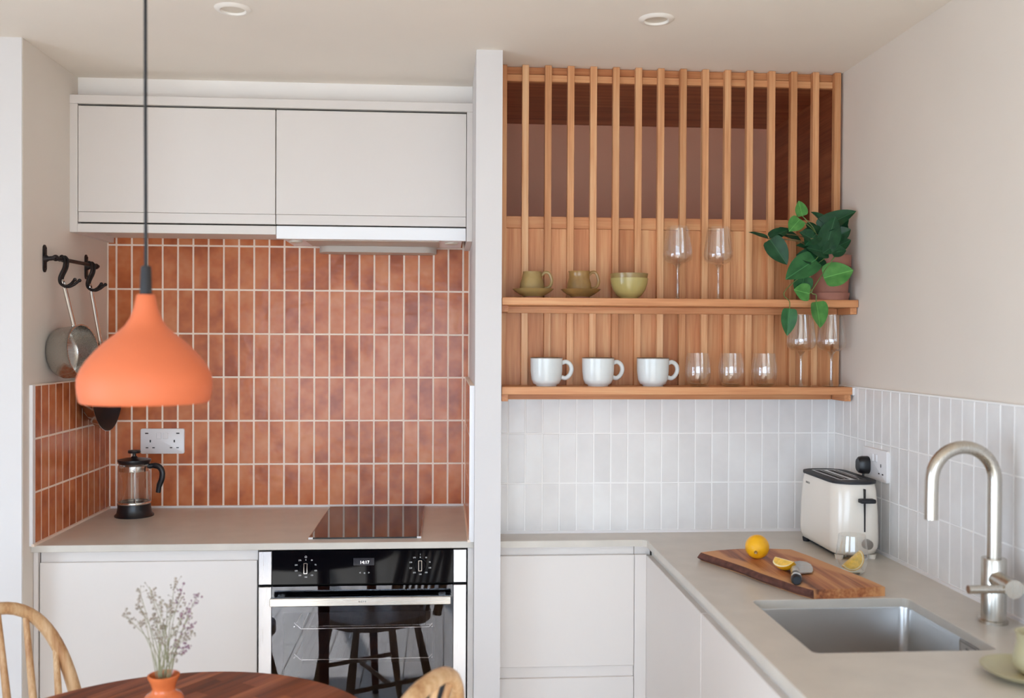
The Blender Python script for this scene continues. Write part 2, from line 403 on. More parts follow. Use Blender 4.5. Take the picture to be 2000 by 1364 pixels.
# ------------------------------------------------------------------ the room
W = 0.905                       # worktop height
XL, XR = -1.163, 1.217          # painted niche side, painted right wall
TXL, TXR = -1.153, 1.208        # tile faces on them
YB, YB2 = 3.345, 2.850          # tile faces: niche back, white back wall
PX0, PX1, PY = 0.086, 0.161, 2.69   # pillar
struct('floor', bx(-3.3, 1.5, REAR_Y - 0.2, 3.7, -0.12, -0.02), M['cabinet_edge'], 'wide oak plank floor of the kitchen', 'floor')
fl = bpy.data.objects['floor']
pm = None; k = 0
for i in range(-17, 9):
    x = i * 0.18
    for j, (a, b) in enumerate(((REAR_Y - 0.15, 0.35 + 0.5 * (i % 3)), (0.35 + 0.5 * (i % 3), 3.6))):
        if x < -3.05 or x > 1.2: continue
        o = obj('plank', bx(x + 0.001, x + 0.179, a + 0.001, b - 0.001, -0.02, 0.0, bev=0.0015), M['floor'], fl, smooth=0)
struct('ceiling', bx(-3.3, 1.5, REAR_Y - 0.2, 3.7, CEIL, CEIL + 0.12), M['ceiling'], 'flat beige painted ceiling with two recessed downlights', 'ceiling')
wall_left = struct('wall_left', bx(-3.3, XL, PY, 3.6, 0, CEIL), M['white_paint'], 'white painted wall end beside the cooking niche', 'wall')
obj('niche_side', bx(XL - 0.002, XL + 0.0015, PY + 0.004, 3.36, 0, CEIL - 0.0005), M['wall'], wall_left, smooth=0)
wall_back = struct('wall_back', bx(-1.4, 0.12, 3.356, 3.6, 0, CEIL), M['wall'], 'back wall of the niche covered in glossy terracotta tiles', 'wall')
wall_div = struct('wall_divider', bx(PX0, PX1, PY, 3.6, 0, CEIL), M['white_paint'], 'narrow white pillar wall between niche and shelves', 'wall')
wall_br = struct('wall_back_right', bx(PX1, XR + .03, 2.858, 3.6, 0, 1.845), M['wall'], 'white tiled back wall below the oak shelves', 'wall')
obj('lintel', bx(PX1, XR, 2.858, 3.6, 2.292, CEIL), M['wall'], wall_br, smooth=0)
obj('recess_wall', bx(PX1, XR, 3.45, 3.6, 1.845, 2.292), M['wall'], wall_br, smooth=0)
wall_right = struct('wall_right', bx(XR, 1.45, REAR_Y - 0.2, 3.6, 0, CEIL), M['wall'], 'beige painted right wall above white tiles', 'wall')
# wall behind the camera with glazed doors, unseen wall on the far left with the added window
bm = plate(rect(-3.3, 1.45, 0, CEIL), [rect(DOORS[0], DOORS[1], DOORS[2], DOORS[3])], 0, 0.16)
bmesh.ops.transform(bm, matrix=Matrix.Translation((0, REAR_Y, 0)) @ Matrix.Rotation(PI / 2, 4, 'X'), verts=bm.verts)
struct('wall_rear', bm, M['white_paint'], 'white painted wall holding the glazed garden doors', 'wall')
bm = plate(rect(REAR_Y - 0.2, 2.8, 0, CEIL), [rect(WINL[0], WINL[1], WINL[2], WINL[3])], 0, 0.16)
bmesh.ops.transform(bm, matrix=Matrix.Translation((FARL_X, 0, 0)) @ Matrix(((0, 0, -1, 0), (1, 0, 0, 0), (0, 1, 0, 0), (0, 0, 0, 1))), verts=bm.verts)
struct('wall_far_left', bm, M['white_paint'], 'white painted unseen side wall holding the added window', 'wall')
d1 = struct('door_1', bx(DOORS[0], DOORS[1], REAR_Y - 0.12, REAR_Y - 0.05, DOORS[2], DOORS[2] + 0.06), M['frame'], 'dark framed glazed garden doors', 'door')
nD = 4
for i in range(nD + 1):
    x = DOORS[0] + (DOORS[1] - DOORS[0]) * i / nD
    obj('upright', bx(max(x - 0.035, DOORS[0]), min(x + 0.035, DOORS[1]), REAR_Y - 0.12, REAR_Y - 0.05, DOORS[2] + 0.06, DOORS[3] - 0.06), M['frame'], d1, smooth=0)
    if i < nD:
        obj('pane', bx(x + 0.035, x + (DOORS[1] - DOORS[0]) / nD - 0.035, REAR_Y - 0.088, REAR_Y - 0.084, DOORS[2] + 0.06, DOORS[3] - 0.06), M['pane'], d1, smooth=0)
obj('head', bx(DOORS[0], DOORS[1], REAR_Y - 0.12, REAR_Y - 0.05, DOORS[3] - 0.06, DOORS[3]), M['frame'], d1, smooth=0)
w1 = struct('added_window_1', bx(FARL_X - 0.12, FARL_X - 0.05, WINL[0], WINL[1], WINL[2], WINL[2] + 0.05), M['white_paint'], 'wide white framed window added in the unseen side wall for light', 'window')
obj('head', bx(FARL_X - 0.12, FARL_X - 0.05, WINL[0], WINL[1], WINL[3] - 0.05, WINL[3]), M['white_paint'], w1, smooth=0)
for y in (WINL[0], (WINL[0] + WINL[1]) / 2 - 0.025, WINL[1] - 0.05):
    obj('upright', bx(FARL_X - 0.12, FARL_X - 0.05, y, y + 0.05, WINL[2] + 0.05, WINL[3] - 0.05), M['white_paint'], w1, smooth=0)
for y0, y1 in ((WINL[0] + 0.05, (WINL[0] + WINL[1]) / 2 - 0.025), ((WINL[0] + WINL[1]) / 2 + 0.025, WINL[1] - 0.05)):
    obj('pane', bx(FARL_X - 0.088, FARL_X - 0.084, y0, y1, WINL[2] + 0.05, WINL[3] - 0.05), M['pane'], w1, smooth=0)
struct('patio', bx(-9, 7, REAR_Y - 9, REAR_Y - 0.2, -0.2, -0.04), M['paving'], 'pale stone patio outside the garden doors', 'patio')

# ------------------------------------------------------------------ tiles
_tc = {}
def tile(parent, name, m, plane, u0, u1, z0, z1, face, sgn):
    """one tile; plane 'y': wall facing -y at y=face, u is x; plane 'x': facing sgn*x at x=face, u is y"""
    wd, ht = round(u1 - u0, 4), round(z1 - z0, 4)
    key = (name, plane, wd, ht, sgn)
    cu, cz = (u0 + u1) / 2, (z0 + z1) / 2
    t = 0.006
    loc = (cu, face, cz) if plane == 'y' else (face, cu, cz)
    if key not in _tc:
        bm = nb()
        if plane == 'y': box(bm, -wd / 2, wd / 2, 0, t, -ht / 2, ht / 2, bev=min(0.0012, wd * .2))
        else: box(bm, *((-t, 0) if sgn > 0 else (0, t)), -wd / 2, wd / 2, -ht / 2, ht / 2, bev=min(0.0012, wd * .2))
        o = obj(name, bm, m, parent, smooth=0); o.location = loc; _tc[key] = o
    else:
        o = inst(_tc[key], parent, loc)
    jt = 0.004                                                   # hand-set: each tile sits a hair out of true
    o.rotation_euler = (random.uniform(-jt, jt), 0, random.uniform(-jt, jt)) if plane == 'y' else (0, random.uniform(-jt, jt), random.uniform(-jt, jt))
    return o
def field(parent, name, m, plane, us, zs, face, sgn=1, g=0.0052, skip=None):
    for a, b in zip(us, us[1:]):
        for c, d in zip(zs, zs[1:]):
            if skip and skip(a, b, c, d): continue
            if b - a > g + 0.003 and d - c > g + 0.003:
                tile(parent, name, m, plane, a + g / 2, b - g / 2, c + g / 2, d - g / 2, face, sgn)
zr = [0.9085, 1.0545, 1.2062, 1.358, 1.509, 1.6617, 1.8137, 1.872]
xs = [0.0631 - 0.0519 * k for k in range(23, -1, -1)]
field(wall_back, 'terracotta_tile', M['tile_o'], 'y', [TXL] + xs + [0.0727], zr[:4], YB)
field(wall_back, 'terracotta_tile', M['tile_o'], 'y', [XL + 0.003] + xs + [PX0 - 0.001], zr[3:], YB)
obj('grout_bed', bx(XL, PX0, YB + 0.0008, 3.357, W - .02, 1.875), M['grout'], wall_back, smooth=0)
ys = [2.752, 2.7948, 2.8455] + [2.8955 + 0.0514 * k for k in range(9)] + [3.3445]
field(wall_left, 'terracotta_tile', M['tile_o'], 'x', ys, zr[:4], TXL, 1)
obj('grout_bed', bx(XL - .002, TXL - 0.0008, 2.75, YB + .003, W - .02, 1.358), M['grout'], wall_left, smooth=0)
obj('tile_trim', bx(XL - .002, TXL + 0.0005, 2.735, 2.7525, W, 1.3585), M['white_plastic'], wall_left, smooth=0)
obj('tile_trim', bx(XL - .002, TXL + 0.0005, 2.7525, YB, 1.3562, 1.3595), M['grout'], wall_left, smooth=0)
field(wall_div, 'terracotta_tile', M['tile_o'], 'x', ys, zr[:4], 0.0727, -1)
obj('grout_bed', bx(0.0727 + 0.0008, PX0 + .002, 2.75, YB + .003, W - .02, 1.358), M['grout'], wall_div, smooth=0)
obj('tile_trim', bx(0.0722, PX0 + .002, 2.735, 2.7525, W, 1.3585), M['white_plastic'], wall_div, smooth=0)
obj('tile_trim', bx(0.0722, PX0 + .002, 2.7525, YB, 1.3562, 1.3595), M['grout'], wall_div, smooth=0)
obj('sealant', bx(TXL, 0.0727, YB - 0.005, YB + .003, W - .001, W + 0.006), M['white_plastic'], wall_back, smooth=0)
obj('sealant', bx(TXL - .003, TXL + 0.005, 2.735, YB, W - .001, W + 0.006), M['grout'], wall_left, smooth=0)
obj('sealant', bx(0.0677, 0.0757, 2.735, YB, W - .001, W + 0.006), M['grout'], wall_div, smooth=0)
zw = [0.911, 1.0568, 1.2082, 1.352]
field(wall_br, 'white_tile', M['tile_w'], 'y', [PX1 + .002, 0.1917] + [0.2441 + 0.0524 * k for k in range(18)] + [1.187, TXR], zw, YB2, g=0.003)
obj('grout_bed', bx(PX1, XR, YB2 + 0.0007, 2.859, W - .02, 1.352), M['grout_w'], wall_br, smooth=0)
yw = [2.787 - 0.0508 * k for k in range(31, -1, -1)] + [YB2 - .001]
zw2 = zw[:3] + [1.357]
field(wall_right, 'white_tile', M['tile_w'], 'x', yw, zw2, TXR, -1, g=0.003)
obj('grout_bed', bx(TXR + 0.0007, XR + .002, yw[0] - .002, YB2, W - .02, 1.358), M['grout_w'], wall_right, smooth=0)
obj('tile_trim', bx(TXR - .0003, XR + .002, yw[0] - .002, 2.83, 1.3563, 1.3595), M['grout_w'], wall_right, smooth=0)
obj('sealant', bx(PX1, TXR, YB2 - 0.006, YB2 + .003, W - .001, W + 0.007), M['white_plastic'], wall_br, smooth=0)
obj('sealant', bx(TXR - 0.006, TXR + .003, yw[0], YB2, W - .001, W + 0.007), M['white_plastic'], wall_right, smooth=0)

# ------------------------------------------------------------------ wall units over the niche
YU = 3.02
struct('trim_1', bx(XL, PX0, 3.085, 3.36, 2.2465, CEIL), M['bulkhead'], 'pale boxed bulkhead above the wall cabinets', 'bulkhead')
fr = thing('cabinet_surround', 'cashmere painted frame of panels around the two wall cabinets', 'cabinet frame', (-0.54, YU, 1.82))
obj('cornice', bx(XL, PX0, YU - 0.002, 3.355, 2.219, 2.2465, bev=0.001), M['cabinet'], fr, True, smooth=0)
obj('end_panel', bx(XL, -1.1385, YU, 3.344, 1.8205, 2.219, bev=0.001), M['cabinet'], fr, True, smooth=0)
obj('end_panel', bx(0.0672, PX0, YU, 3.344, 1.806, 2.219, bev=0.001), M['cabinet'], fr, True, smooth=0)
obj('pelmet', bx(-1.1385, -0.5325, YU, YU + 0.02, 1.8205, 1.8475, bev=0.001), M['cabinet'], fr, True, smooth=0)
def wall_cabinet(x0, x1, label):
    t = thing('wall_cabinet', label, 'cabinet', ((x0 + x1) / 2, YU, 1.8505), group='wall cabinets over the niche')
    obj('carcass', bx(x0 + .001, x1 - .001, YU + 0.022, 3.338, 1.8505, 2.2185), M['gap'], t, True, smooth=0)
    d = obj('door', bx(x0 + .0013, x1 - .0013, YU, YU + 0.02, 1.8845, 2.2125, bev=0.0012), M['cabinet'], t, True, smooth=0)
    # the hand grip: door bottom cut back behind a fine groove
    wsub('grip_lip', bx(x0 + .0013, x1 - .0013, YU + 0.002, YU + 0.02, 1.853, 1.8838, bev=0.0008), M['cabinet'], d, t)
wall_cabinet(-1.1380, -0.5332, 'plain wall cabinet beside the niche side wall with hooks')
wall_cabinet(-0.5330, 0.0670, 'plain wall cabinet directly above the cooker hood')
obj('base_panel', bx(-1.1385, -0.5325, YU + 0.02, 3.344, 1.838, 1.850), M['cabinet'], fr, True, smooth=0)
obj('side_batten', bx(-1.161, -1.1425, YU + 0.02, 3.343, 1.8215, 1.838), M['cabinet'], fr, True, smooth=0)
hd = thing('cooker_hood', 'slim white pull-out cooker hood under the wall cabinet', 'cooker hood', (-0.23, 3.15, 1.806))
obj('front_strip', bx(-0.5305, 0.0655, YU - 0.002, YU + 0.018, 1.8075, 1.848, bev=0.0015), M['hood_white'], hd, True, smooth=0)
obj('housing', bx(-0.519, 0.054, YU + 0.018, 3.30, 1.8125, 1.848), M['hood_white'], hd, True, smooth=0)
obj('filter', bx(-0.45, -0.02, YU + 0.05, 3.25, 1.808, 1.8125, bev=0.001), M['hood_grey'], hd, True, smooth=0)
bm = nb(); slab(bm, rrect(0.40, 0.10, 0.045, 6, -0.23, 3.285), 1.788, 1.8125); obj('motor_housing', bm, M['hood_grey'], hd, True)
for x in (-0.487, 0.02):
    bm = lathe(nb(), [(0, -0.004), (0.020, -0.004), (0.022, 0), (0.022, 0.002)], 24, (x, 3.13, 1.8105)); obj('lamp', bm, M['frosted'], hd, True)

# ------------------------------------------------------------------ left run: worktop, base unit, oven, hob
YF, YD = 2.745, 2.765
wt = obj('worktop', bx(XL, PX0, YF, 3.348, 0.8852, W, bev=0.0015), M['worktop'], smooth=0)
tag(wt, 'beige stone worktop in front of the terracotta tiles', 'worktop')
bc = thing('base_cabinet', 'pale base cabinet with handleless door beside the oven', 'cabinet', (-0.85, 3.05, 0))
obj('carcass', bx(-1.149, -0.537, YD + 0.021, 3.34, 0.12, 0.885), M['cabinet_edge'], bc, True, smooth=0)
obj('end_panel', bx(XL + .002, -1.1483, YD - 0.006, 3.34, 0, 0.885, bev=0.001), M['cabinet'], bc, True, smooth=0)
obj('door', bx(-1.1462, -0.5375, YD, YD + 0.02, 0.13, 0.8515, bev=0.0015), M['cabinet'], bc, True, smooth=0)
obj('grip_channel', bx(-1.1462, -0.5375, YD + 0.010, YD + 0.0205, 0.845, 0.885), M['cabinet'], bc, True, smooth=0)
obj('side_gap', bx(-1.1485, -1.1462, YD + 0.012, YD + 0.021, 0.12, 0.884), M['gap'], bc, True, smooth=0)
obj('plinth', bx(-1.1505, -0.537, YD + 0.06, YD + 0.075, 0, 0.12), M['cabinet'], bc, True, smooth=0)

OV = 2.757
ov = thing('built_in_oven', 'black glass and steel built-in oven under the hob', 'oven', (-0.233, 3.05, 0.12))
body = plate(rect(-0.53, 0.063, 0.29, 0.878), [rect(-0.475, -0.015, 0.395, 0.705)], 0, 0.02)
bmesh.ops.transform(body, matrix=Matrix.Translation((0, OV + 0.052, 0)) @ Matrix.Rotation(PI / 2, 4, 'X'), verts=body.verts)
obj('front_frame', body, M['gap'], ov, True, smooth=0)
bm = nb()                                                       # enamelled cavity, open to the door
loft(bm, [[(-0.475, y, 0.395), (-0.015, y, 0.395), (-0.015, y, 0.705), (-0.475, y, 0.705)] for y in (OV + 0.05, 3.22)], cap0=False, cap1=True)
obj('cavity', bm, M['oven_in'], ov, True, smooth=0)
fa = obj('fascia', bx(-0.4945, 0.0265, OV, OV + 0.028, 0.7825, 0.8795, bev=0.0008), M['black_glass'], ov, True, smooth=0)
for a, b in ((-0.5325, -0.4950), (0.0270, 0.0655)):
    obj('fascia_side', bx(a, b, OV - 0.001, OV + 0.028, 0.7825, 0.8795, bev=0.0015), M['steel_z'], ov, True, smooth=0)
dr = obj('oven_door', plate(rect(-0.4945, 0.0265, 0.29, 0.7765), [rect(-0.463, -0.027, 0.40, 0.70)], 0, 0.012), M['black_glass'], ov, False, smooth=0)
dr.data.transform(ov.matrix_basis.inverted() @ Matrix.Translation((0, OV + 0.013, 0)) @ Matrix.Rotation(PI / 2, 4, 'X'))
wsub('door_window', bx(-0.4945, 0.0265, OV - 0.0015, OV + 0.0005, 0.29, 0.7765), M['oven_glass'], dr, ov)
for a, b in ((-0.5325, -0.4950), (0.0270, 0.0655)):
    wsub('door_side', bx(a, b, OV - 0.002, OV + 0.02, 0.29, 0.7765, bev=0.0015), M['steel_z'], dr, ov)
hb = obj('handle', bx(-0.4935, 0.0205, OV - 0.046, OV - 0.03, 0.7305, 0.7545, bev=0.002), M['steel'], ov, True, smooth=0)
for x in (-0.468, -0.005):
    wsub('handle_post', bx(x - 0.01, x + 0.01, OV - 0.0315, OV, 0.735, 0.750), M['steel'], hb, ov)
o = text('NEFF', 0.0075, M['grey_print'], hb, (0, 0, 0), (PI / 2, 0, 0), spacing=1.5); o.location = ov.matrix_basis.inverted() @ Vector((-0.232, OV - 0.0463, 0.7425))
for zc, ydp in ((0.627, 0.09), (0.534, 0.09)):                  # wire shelves
    rk = nb()
    x0, x1, y0, y1 = -0.445, -0.035, OV + ydp, 3.18
    tube(rk, [(x0, y0, zc + .018), (x0 + 0.02, y0, zc), (x1 - 0.01, y0, zc), (x1, y0, zc + 0.01)], 0.0022, 6)
    tube(rk, [(x0, y1, zc), (x1, y1, zc)], 0.0022, 6); tube(rk, [(x0, y0, zc + .006), (x0, y1, zc)], 0.0022, 6); tube(rk, [(x1, y0, zc), (x1, y1, zc)], 0.0022, 6)
    for i in range(1, 20):
        x = x0 + (x1 - x0) * i / 20
        tube(rk, [(x, y0, zc + .001), (x, y1, zc)], 0.0012, 5)
    obj('wire_shelf', rk, M['chrome'], ov, True)
for kx, kz in ((-0.398, 0.8305), (-0.069, 0.8345)):
    kb = nb(); lathe(kb, [(0, 0), (0.017, 0), (0.0175, 0.004), (0.015, 0.008), (0, 0.008)], 32)
    bmesh.ops.transform(kb, matrix=Matrix.Translation((kx, OV, kz)) @ Matrix.Rotation(PI / 2, 4, 'X'), verts=kb.verts)
    kn = obj('knob', kb, M['black_glass'], ov, True)
    fb = plate(rrect(0.0105, 0.031, 0.001, 2, kx, kz), [rrect(0.0075, 0.028, 0.001, 2, kx, kz)], 0, 0.002)
    bmesh.ops.transform(fb, matrix=Matrix.Translation((0, OV - 0.0075, 0)) @ Matrix.Rotation(PI / 2, 4, 'X'), verts=fb.verts)
    wsub('grip_outline', fb, M['chrome'], kn, ov)
    pos = [(-90 + 36 * i) for i in range(10)]
    words = ['0', '50', '75', '100', '150', '180', '200', '220', '250', '275']
    for q in range(10):
        if q == 0: continue
        a = math.radians(90 - 36 * q)
        o = text(words[q], 0.0055, M['print'], fa, (0, 0, 0), (PI / 2, 0, 0), 'dial_mark'); o.location = ov.matrix_basis.inverted() @ Vector((kx + 0.029 * math.cos(a), OV - 0.0005, kz + 0.027 * math.sin(a)))
    o = text('•', 0.012, M['print'], fa, (0, 0, 0), (PI / 2, 0, 0), 'dial_mark'); o.location = ov.matrix_basis.inverted() @ Vector((kx, OV - 0.0005, kz + 0.0225))
    o = text('○' if kx < -.2 else 'i', 0.008, M['print'], fa, (0, 0, 0), (PI / 2, 0, 0), 'dial_mark'); o.location = ov.matrix_basis.inverted() @ Vector((kx, OV - 0.0005, kz + 0.031))
wsub('display', bx(-0.262, -0.202, OV - 0.0012, OV, 0.836, 0.857), plain('display_glass', S(46, 46, 52), 0.1), fa, ov)
o = text('14:17', 0.0125, M['digits'], fa, (0, 0, 0), (PI / 2, 0, 0), 'clock_digits'); o.location = ov.matrix_basis.inverted() @ Vector((-0.230, OV - 0.0016, 0.8445))
o = text('<   o   >', 0.009, M['print'], fa, (0, 0, 0), (PI / 2, 0, 0), 'button_mark'); o.location = ov.matrix_basis.inverted() @ Vector((-0.230, OV - 0.0006, 0.814))
obj('plinth', bx(-0.537, 0.068, YD + 0.06, YD + 0.075, 0, 0.12), M['cabinet'], ov, True, smooth=0)
obj('lower_panel', bx(-0.5355, 0.0665, YD, YD + 0.02, 0.13, 0.281, bev=0.001), M['cabinet'], ov, True, smooth=0)
tag(obj('filler_panel', bx(0.0690, PX0, YD - 0.006, 3.3, 0, 0.885, bev=0.001), M['cabinet'], smooth=0), 'slim pale filler panel between oven and white pillar', 'panel')

hobt = thing('induction_hob', 'black glass induction hob set on the beige worktop', 'hob', (-0.232, 3.05, W))
bm = nb(); slab(bm, rect(-0.394, -0.07, 2.797, 3.318), W + 0.0002, W + 0.0045, bev=0.001); obj('glass', bm, M['hob'], hobt, True, smooth=0)
for a, b in ((-0.3965, -0.384), (-0.080, -0.0675)):
    obj('trim_clip', bx(a, b, 2.7945, 2.800, W + .0002, W + 0.005), M['white_plastic'], hobt, True, smooth=0)
for a, b in ((-0.3965, -0.394), (-0.07, -0.0675)):
    obj('side_trim', bx(a, b, 2.80, 3.318, W + .0002, W + 0.005), M['steel'], hobt, True, smooth=0)

# ------------------------------------------------------------------ slatted oak panel with recess
YS = 2.822                                                       # slat fronts
XA, XB = 0.1635, 1.2135
sp = thing('slatted_oak_panel', 'tall slatted oak wall panel with a dark open recess behind', 'wall panel', (0.69, 2.84, 1.33))
SX = [0.238 + 0.0686 * k for k in range(15)]
s0 = None
for x in SX:
    if s0 is None:
        s0 = obj('slat', bx(-0.010, 0.010, YS - 2.84, 2.843 - 2.84, 0.0, CEIL - 1.33 - .0008, bev=0.001), M['oak_slat'], sp, smooth=0); s0.location = (x - 0.69, 0, 0)
    else: inst(s0, sp, (x - 0.69, 0, 0))
obj('stile', bx(XA, 0.1825, YS + .004, 2.858, 1.33, CEIL - .0008, bev=0.001), M['oak']['z'], sp, True, smooth=0)
bnd = [0.1825] + SX[:-1] + [XB]
for a, b in zip(bnd, bnd[1:]):
    obj('board', bx(a + 0.0004, b - 0.0004, 2.8425, 2.857, 1.32, 1.829, bev=0.0006), M['oak']['z'], sp, True, smooth=0)
obj('rail', bx(0.1825, XB, 2.841, 2.858, 1.8295, 1.8655, bev=0.001), M['oak']['x'], sp, True, smooth=0)
obj('rail', bx(0.1825, XB, 2.841, 2.858, 2.272, 2.2925, bev=0.001), M['oak']['x'], sp, True, smooth=0)
obj('rail', bx(0.1825, XB, 2.847, 2.858, 2.2945, CEIL - .0008, bev=0.001), M['oak']['x'], sp, True, smooth=0)
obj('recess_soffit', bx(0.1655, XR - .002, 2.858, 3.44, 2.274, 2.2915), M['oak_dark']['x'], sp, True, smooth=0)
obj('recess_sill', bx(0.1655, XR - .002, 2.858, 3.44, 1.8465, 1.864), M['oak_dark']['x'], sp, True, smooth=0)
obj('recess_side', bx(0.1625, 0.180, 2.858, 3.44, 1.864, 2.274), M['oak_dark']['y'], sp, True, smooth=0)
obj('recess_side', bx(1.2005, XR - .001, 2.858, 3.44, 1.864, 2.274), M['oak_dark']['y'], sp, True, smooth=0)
obj('recess_back', bx(0.180, 1.2005, 3.41, 3.44, 1.864, 2.274), M['back_panel'], sp, True, smooth=0)

def shelf(name, ztop, x1, label):
    t = thing('wall_shelf', label, 'shelf', (0.69, 2.76, ztop - 0.022), group='oak wall shelves')
    obj('plank', bx(PX1 + .002, x1, 2.703, YS - .0005, ztop - 0.022, ztop, bev=0.0015), M['oak']['x'], t, True, smooth=0)
    obj('cleat', bx(0.182, x1 - 0.022, YS - 0.018, YS - .0005, ztop - 0.042, ztop - 0.0222, bev=0.001), M['oak']['x'], t, True, smooth=0)
    obj('cleat', bx(PX1 + .002, 0.182, 2.712, YS - .0005, ztop - 0.042, ztop - 0.0222, bev=0.001), M['oak']['y'], t, True, smooth=0)
    obj('cleat', bx(x1 - 0.020, x1 - .001, 2.712, YS - .0005, ztop - 0.042, ztop - 0.0222, bev=0.001), M['oak']['y'], t, True, smooth=0)
    return t
ZS1, ZS2 = 1.6145, 1.3570
shelf('upper', ZS1, XR - .002, 'thick oak wall shelf holding wine glasses and the potted plant')
shelf('lower', ZS2, 1.199, 'thick oak wall shelf holding white mugs, just above the white tiles')
tag(obj('shelf_end_block', bx(1.1995, 1.2078, 2.706, 2.82, ZS2 - .024, ZS2 - .001, bev=0.0005), M['white_plastic'], smooth=0), 'small white sealant strip between lower shelf and wall tiles', 'sealant')

# ------------------------------------------------------------------ right run
XE, YC, YEND = 0.594, 2.742, 1.18
SK = (0.694, 1.056, 1.724, 2.086)                                # sink cut-out
outer = [(PX1 + .0005, YC), (XE - 0.012, YC), (XE, YC - 0.012), (XE, YEND), (TXR + .003, YEND), (TXR + .003, YB2 + .002), (PX1 + .0005, YB2 + .002)]
hole = rrect(SK[1] - SK[0], SK[3] - SK[2], 0.014, 5, (SK[0] + SK[1]) / 2, (SK[2] + SK[3]) / 2)
bm = plate(outer, [hole], W - 0.0195, W)
es = [e for e in bm.edges if abs(e.verts[0].co.z - W) < 1e-6 and abs(e.verts[1].co.z - W) < 1e-6 and e.calc_face_angle(0) > 1]
bmesh.ops.bevel(bm, geom=es, offset=0.001, segments=1, affect='EDGES')
wt2 = obj('worktop', bm, M['worktop'], smooth=0)
tag(wt2, 'L-shaped beige stone worktop with the undermounted sink', 'worktop')

dw = thing('drawer_unit', 'shallow white drawer unit between the pillar and corner', 'drawer unit', (0.36, 2.79, 0))
obj('carcass', bx(PX1 + .001, 0.5645, YD + 0.021, 2.848, 0.12, 0.885), M['cabinet_edge'], dw, True, smooth=0)
for z0, z1 in ((0.526, 0.856), (0.134, 0.4925)):
    obj('drawer_front', bx(PX1 + .001, 0.5638, YD, YD + 0.02, z0, z1, bev=0.0015), M['cabinet'], dw, True, smooth=0)
obj('grip_channel', bx(PX1 + .001, 0.5638, YD + 0.012, YD + 0.021, 0.850, 0.885), M['cabinet'], dw, True, smooth=0)
obj('grip_channel', bx(PX1 + .001, 0.5638, YD + 0.010, YD + 0.021, 0.485, 0.532), M['cabinet'], dw, True, smooth=0)
obj('plinth', bx(PX1 + .001, 0.60, YD + 0.05, YD + 0.065, 0, 0.12), M['cabinet'], dw, True, smooth=0)
XD = 0.601
cp = thing('corner_post', 'white upright corner post joining the two cabinet runs', 'post', (0.59, YD, 0))
obj('post', bx(0.5650, XD, YD - 0.0, YD + 0.02, 0.12, 0.856, bev=0.0015), M['cabinet'], cp, True, smooth=0)
obj('grip_channel', bx(0.5655, XD + 0.012, YD + 0.012, YD + 0.025, 0.850, 0.885), M['cabinet'], cp, True, smooth=0)
for k, (y0, y1, lb) in enumerate(((2.170, YD + 0.004, 'white base cabinet in the corner next to the drawers'), (1.60, 2.166, 'white base cabinet under the sink'), (YEND + .02, 1.596, 'white base cabinet at the open end of the sink run'))):
    t = thing('base_cabinet', lb, 'cabinet', (0.9, (y0 + y1) / 2, 0), group='sink run cabinets')
    if k == 1:
        obj('carcass', bx(XD + 0.021, 1.205, y0, y1, 0.12, 0.70), M['cabinet_edge'], t, True, smooth=0)
        obj('top_rail', bx(XD + 0.018, XD + 0.03, y0, y1, 0.70, 0.885), M['cabinet_edge'], t, True, smooth=0)
    else:
        obj('carcass', bx(XD + 0.021, 1.205, y0, min(y1, 2.74), 0.12, 0.885), M['cabinet_edge'], t, True, smooth=0)
    obj('door', bx(XD, XD + 0.02, y0, y1, 0.134, 0.853, bev=0.0015), M['cabinet'], t, True, smooth=0)
    obj('grip_channel', bx(XD + 0.016, XD + 0.021, y0 - .002, y1 + .002, 0.850, 0.8845), M['cabinet_edge'], t, True, smooth=0)
    obj('plinth', bx(XD + 0.05, XD + 0.065, y0 - .002, y1 + .002, 0, 0.12), M['cabinet'], t, True, smooth=0)
tag(obj('end_panel', bx(XD - .004, 1.205, YEND, YEND + 0.018, 0, 0.885), M['cabinet'], smooth=0), 'white end panel closing the sink run', 'panel')

# sink
sk = thing('sink', 'square undermounted stainless steel sink', 'sink', ((SK[0] + SK[1]) / 2, (SK[2] + SK[3]) / 2, 0.715))
cx, cy = (SK[0] + SK[1]) / 2, (SK[2] + SK[3]) / 2; ww, hh = SK[1] - SK[0] + 0.008, SK[3] - SK[2] + 0.008
bm = nb()
def ring(w, h, r, z): return [(x, y, z) for x, y in rrect(w, h, r, 6, cx, cy)]
loft(bm, [ring(ww + 0.03, hh + 0.03, 0.03, W - 0.0200), ring(ww, hh, 0.022, W - 0.0200), ring(ww - .002, hh - .002, 0.022, W - 0.024), ring(ww - 0.006, hh - 0.006, 0.022, 0.745), ring(ww - 0.016, hh - 0.016, 0.022, 0.730), ring(ww - 0.05, hh - 0.05, 0.02, 0.722), ring(0.09, 0.09, 0.045, 0.717)], cap0=False, cap1=True)
obj('basin', bm, M['sink_steel'], sk, True, smooth=50)
ofx = SK[1] + 0.0026
of = obj('overflow', plate(rect(1.797, 1.863, 0.856, 0.8825), [rect(1.7995, 1.8605, 0.8585, 0.880)], 0, 0.003), M['overflow_steel'], sk, smooth=0)
of.data.transform(sk.matrix_basis.inverted() @ Matrix.Translation((ofx, 0, 0)) @ Matrix(((0, 0, -1, 0), (1, 0, 0, 0), (0, 1, 0, 0), (0, 0, 0, 1))))
wsub('overflow_slot', bx(ofx - .002, ofx - .0003, 1.8005, 1.8595, 0.8780, 0.880), M['dark_hole'], of, sk)
wsub('overflow_slot', bx(ofx - .002, ofx - .0003, 1.8005, 1.8595, 0.8585, 0.861), M['dark_hole'], of, sk)
wsub('overflow_cover', bx(ofx - .0022, ofx - .0003, 1.8005, 1.8595, 0.861, 0.8780), M['overflow_steel'], of, sk)
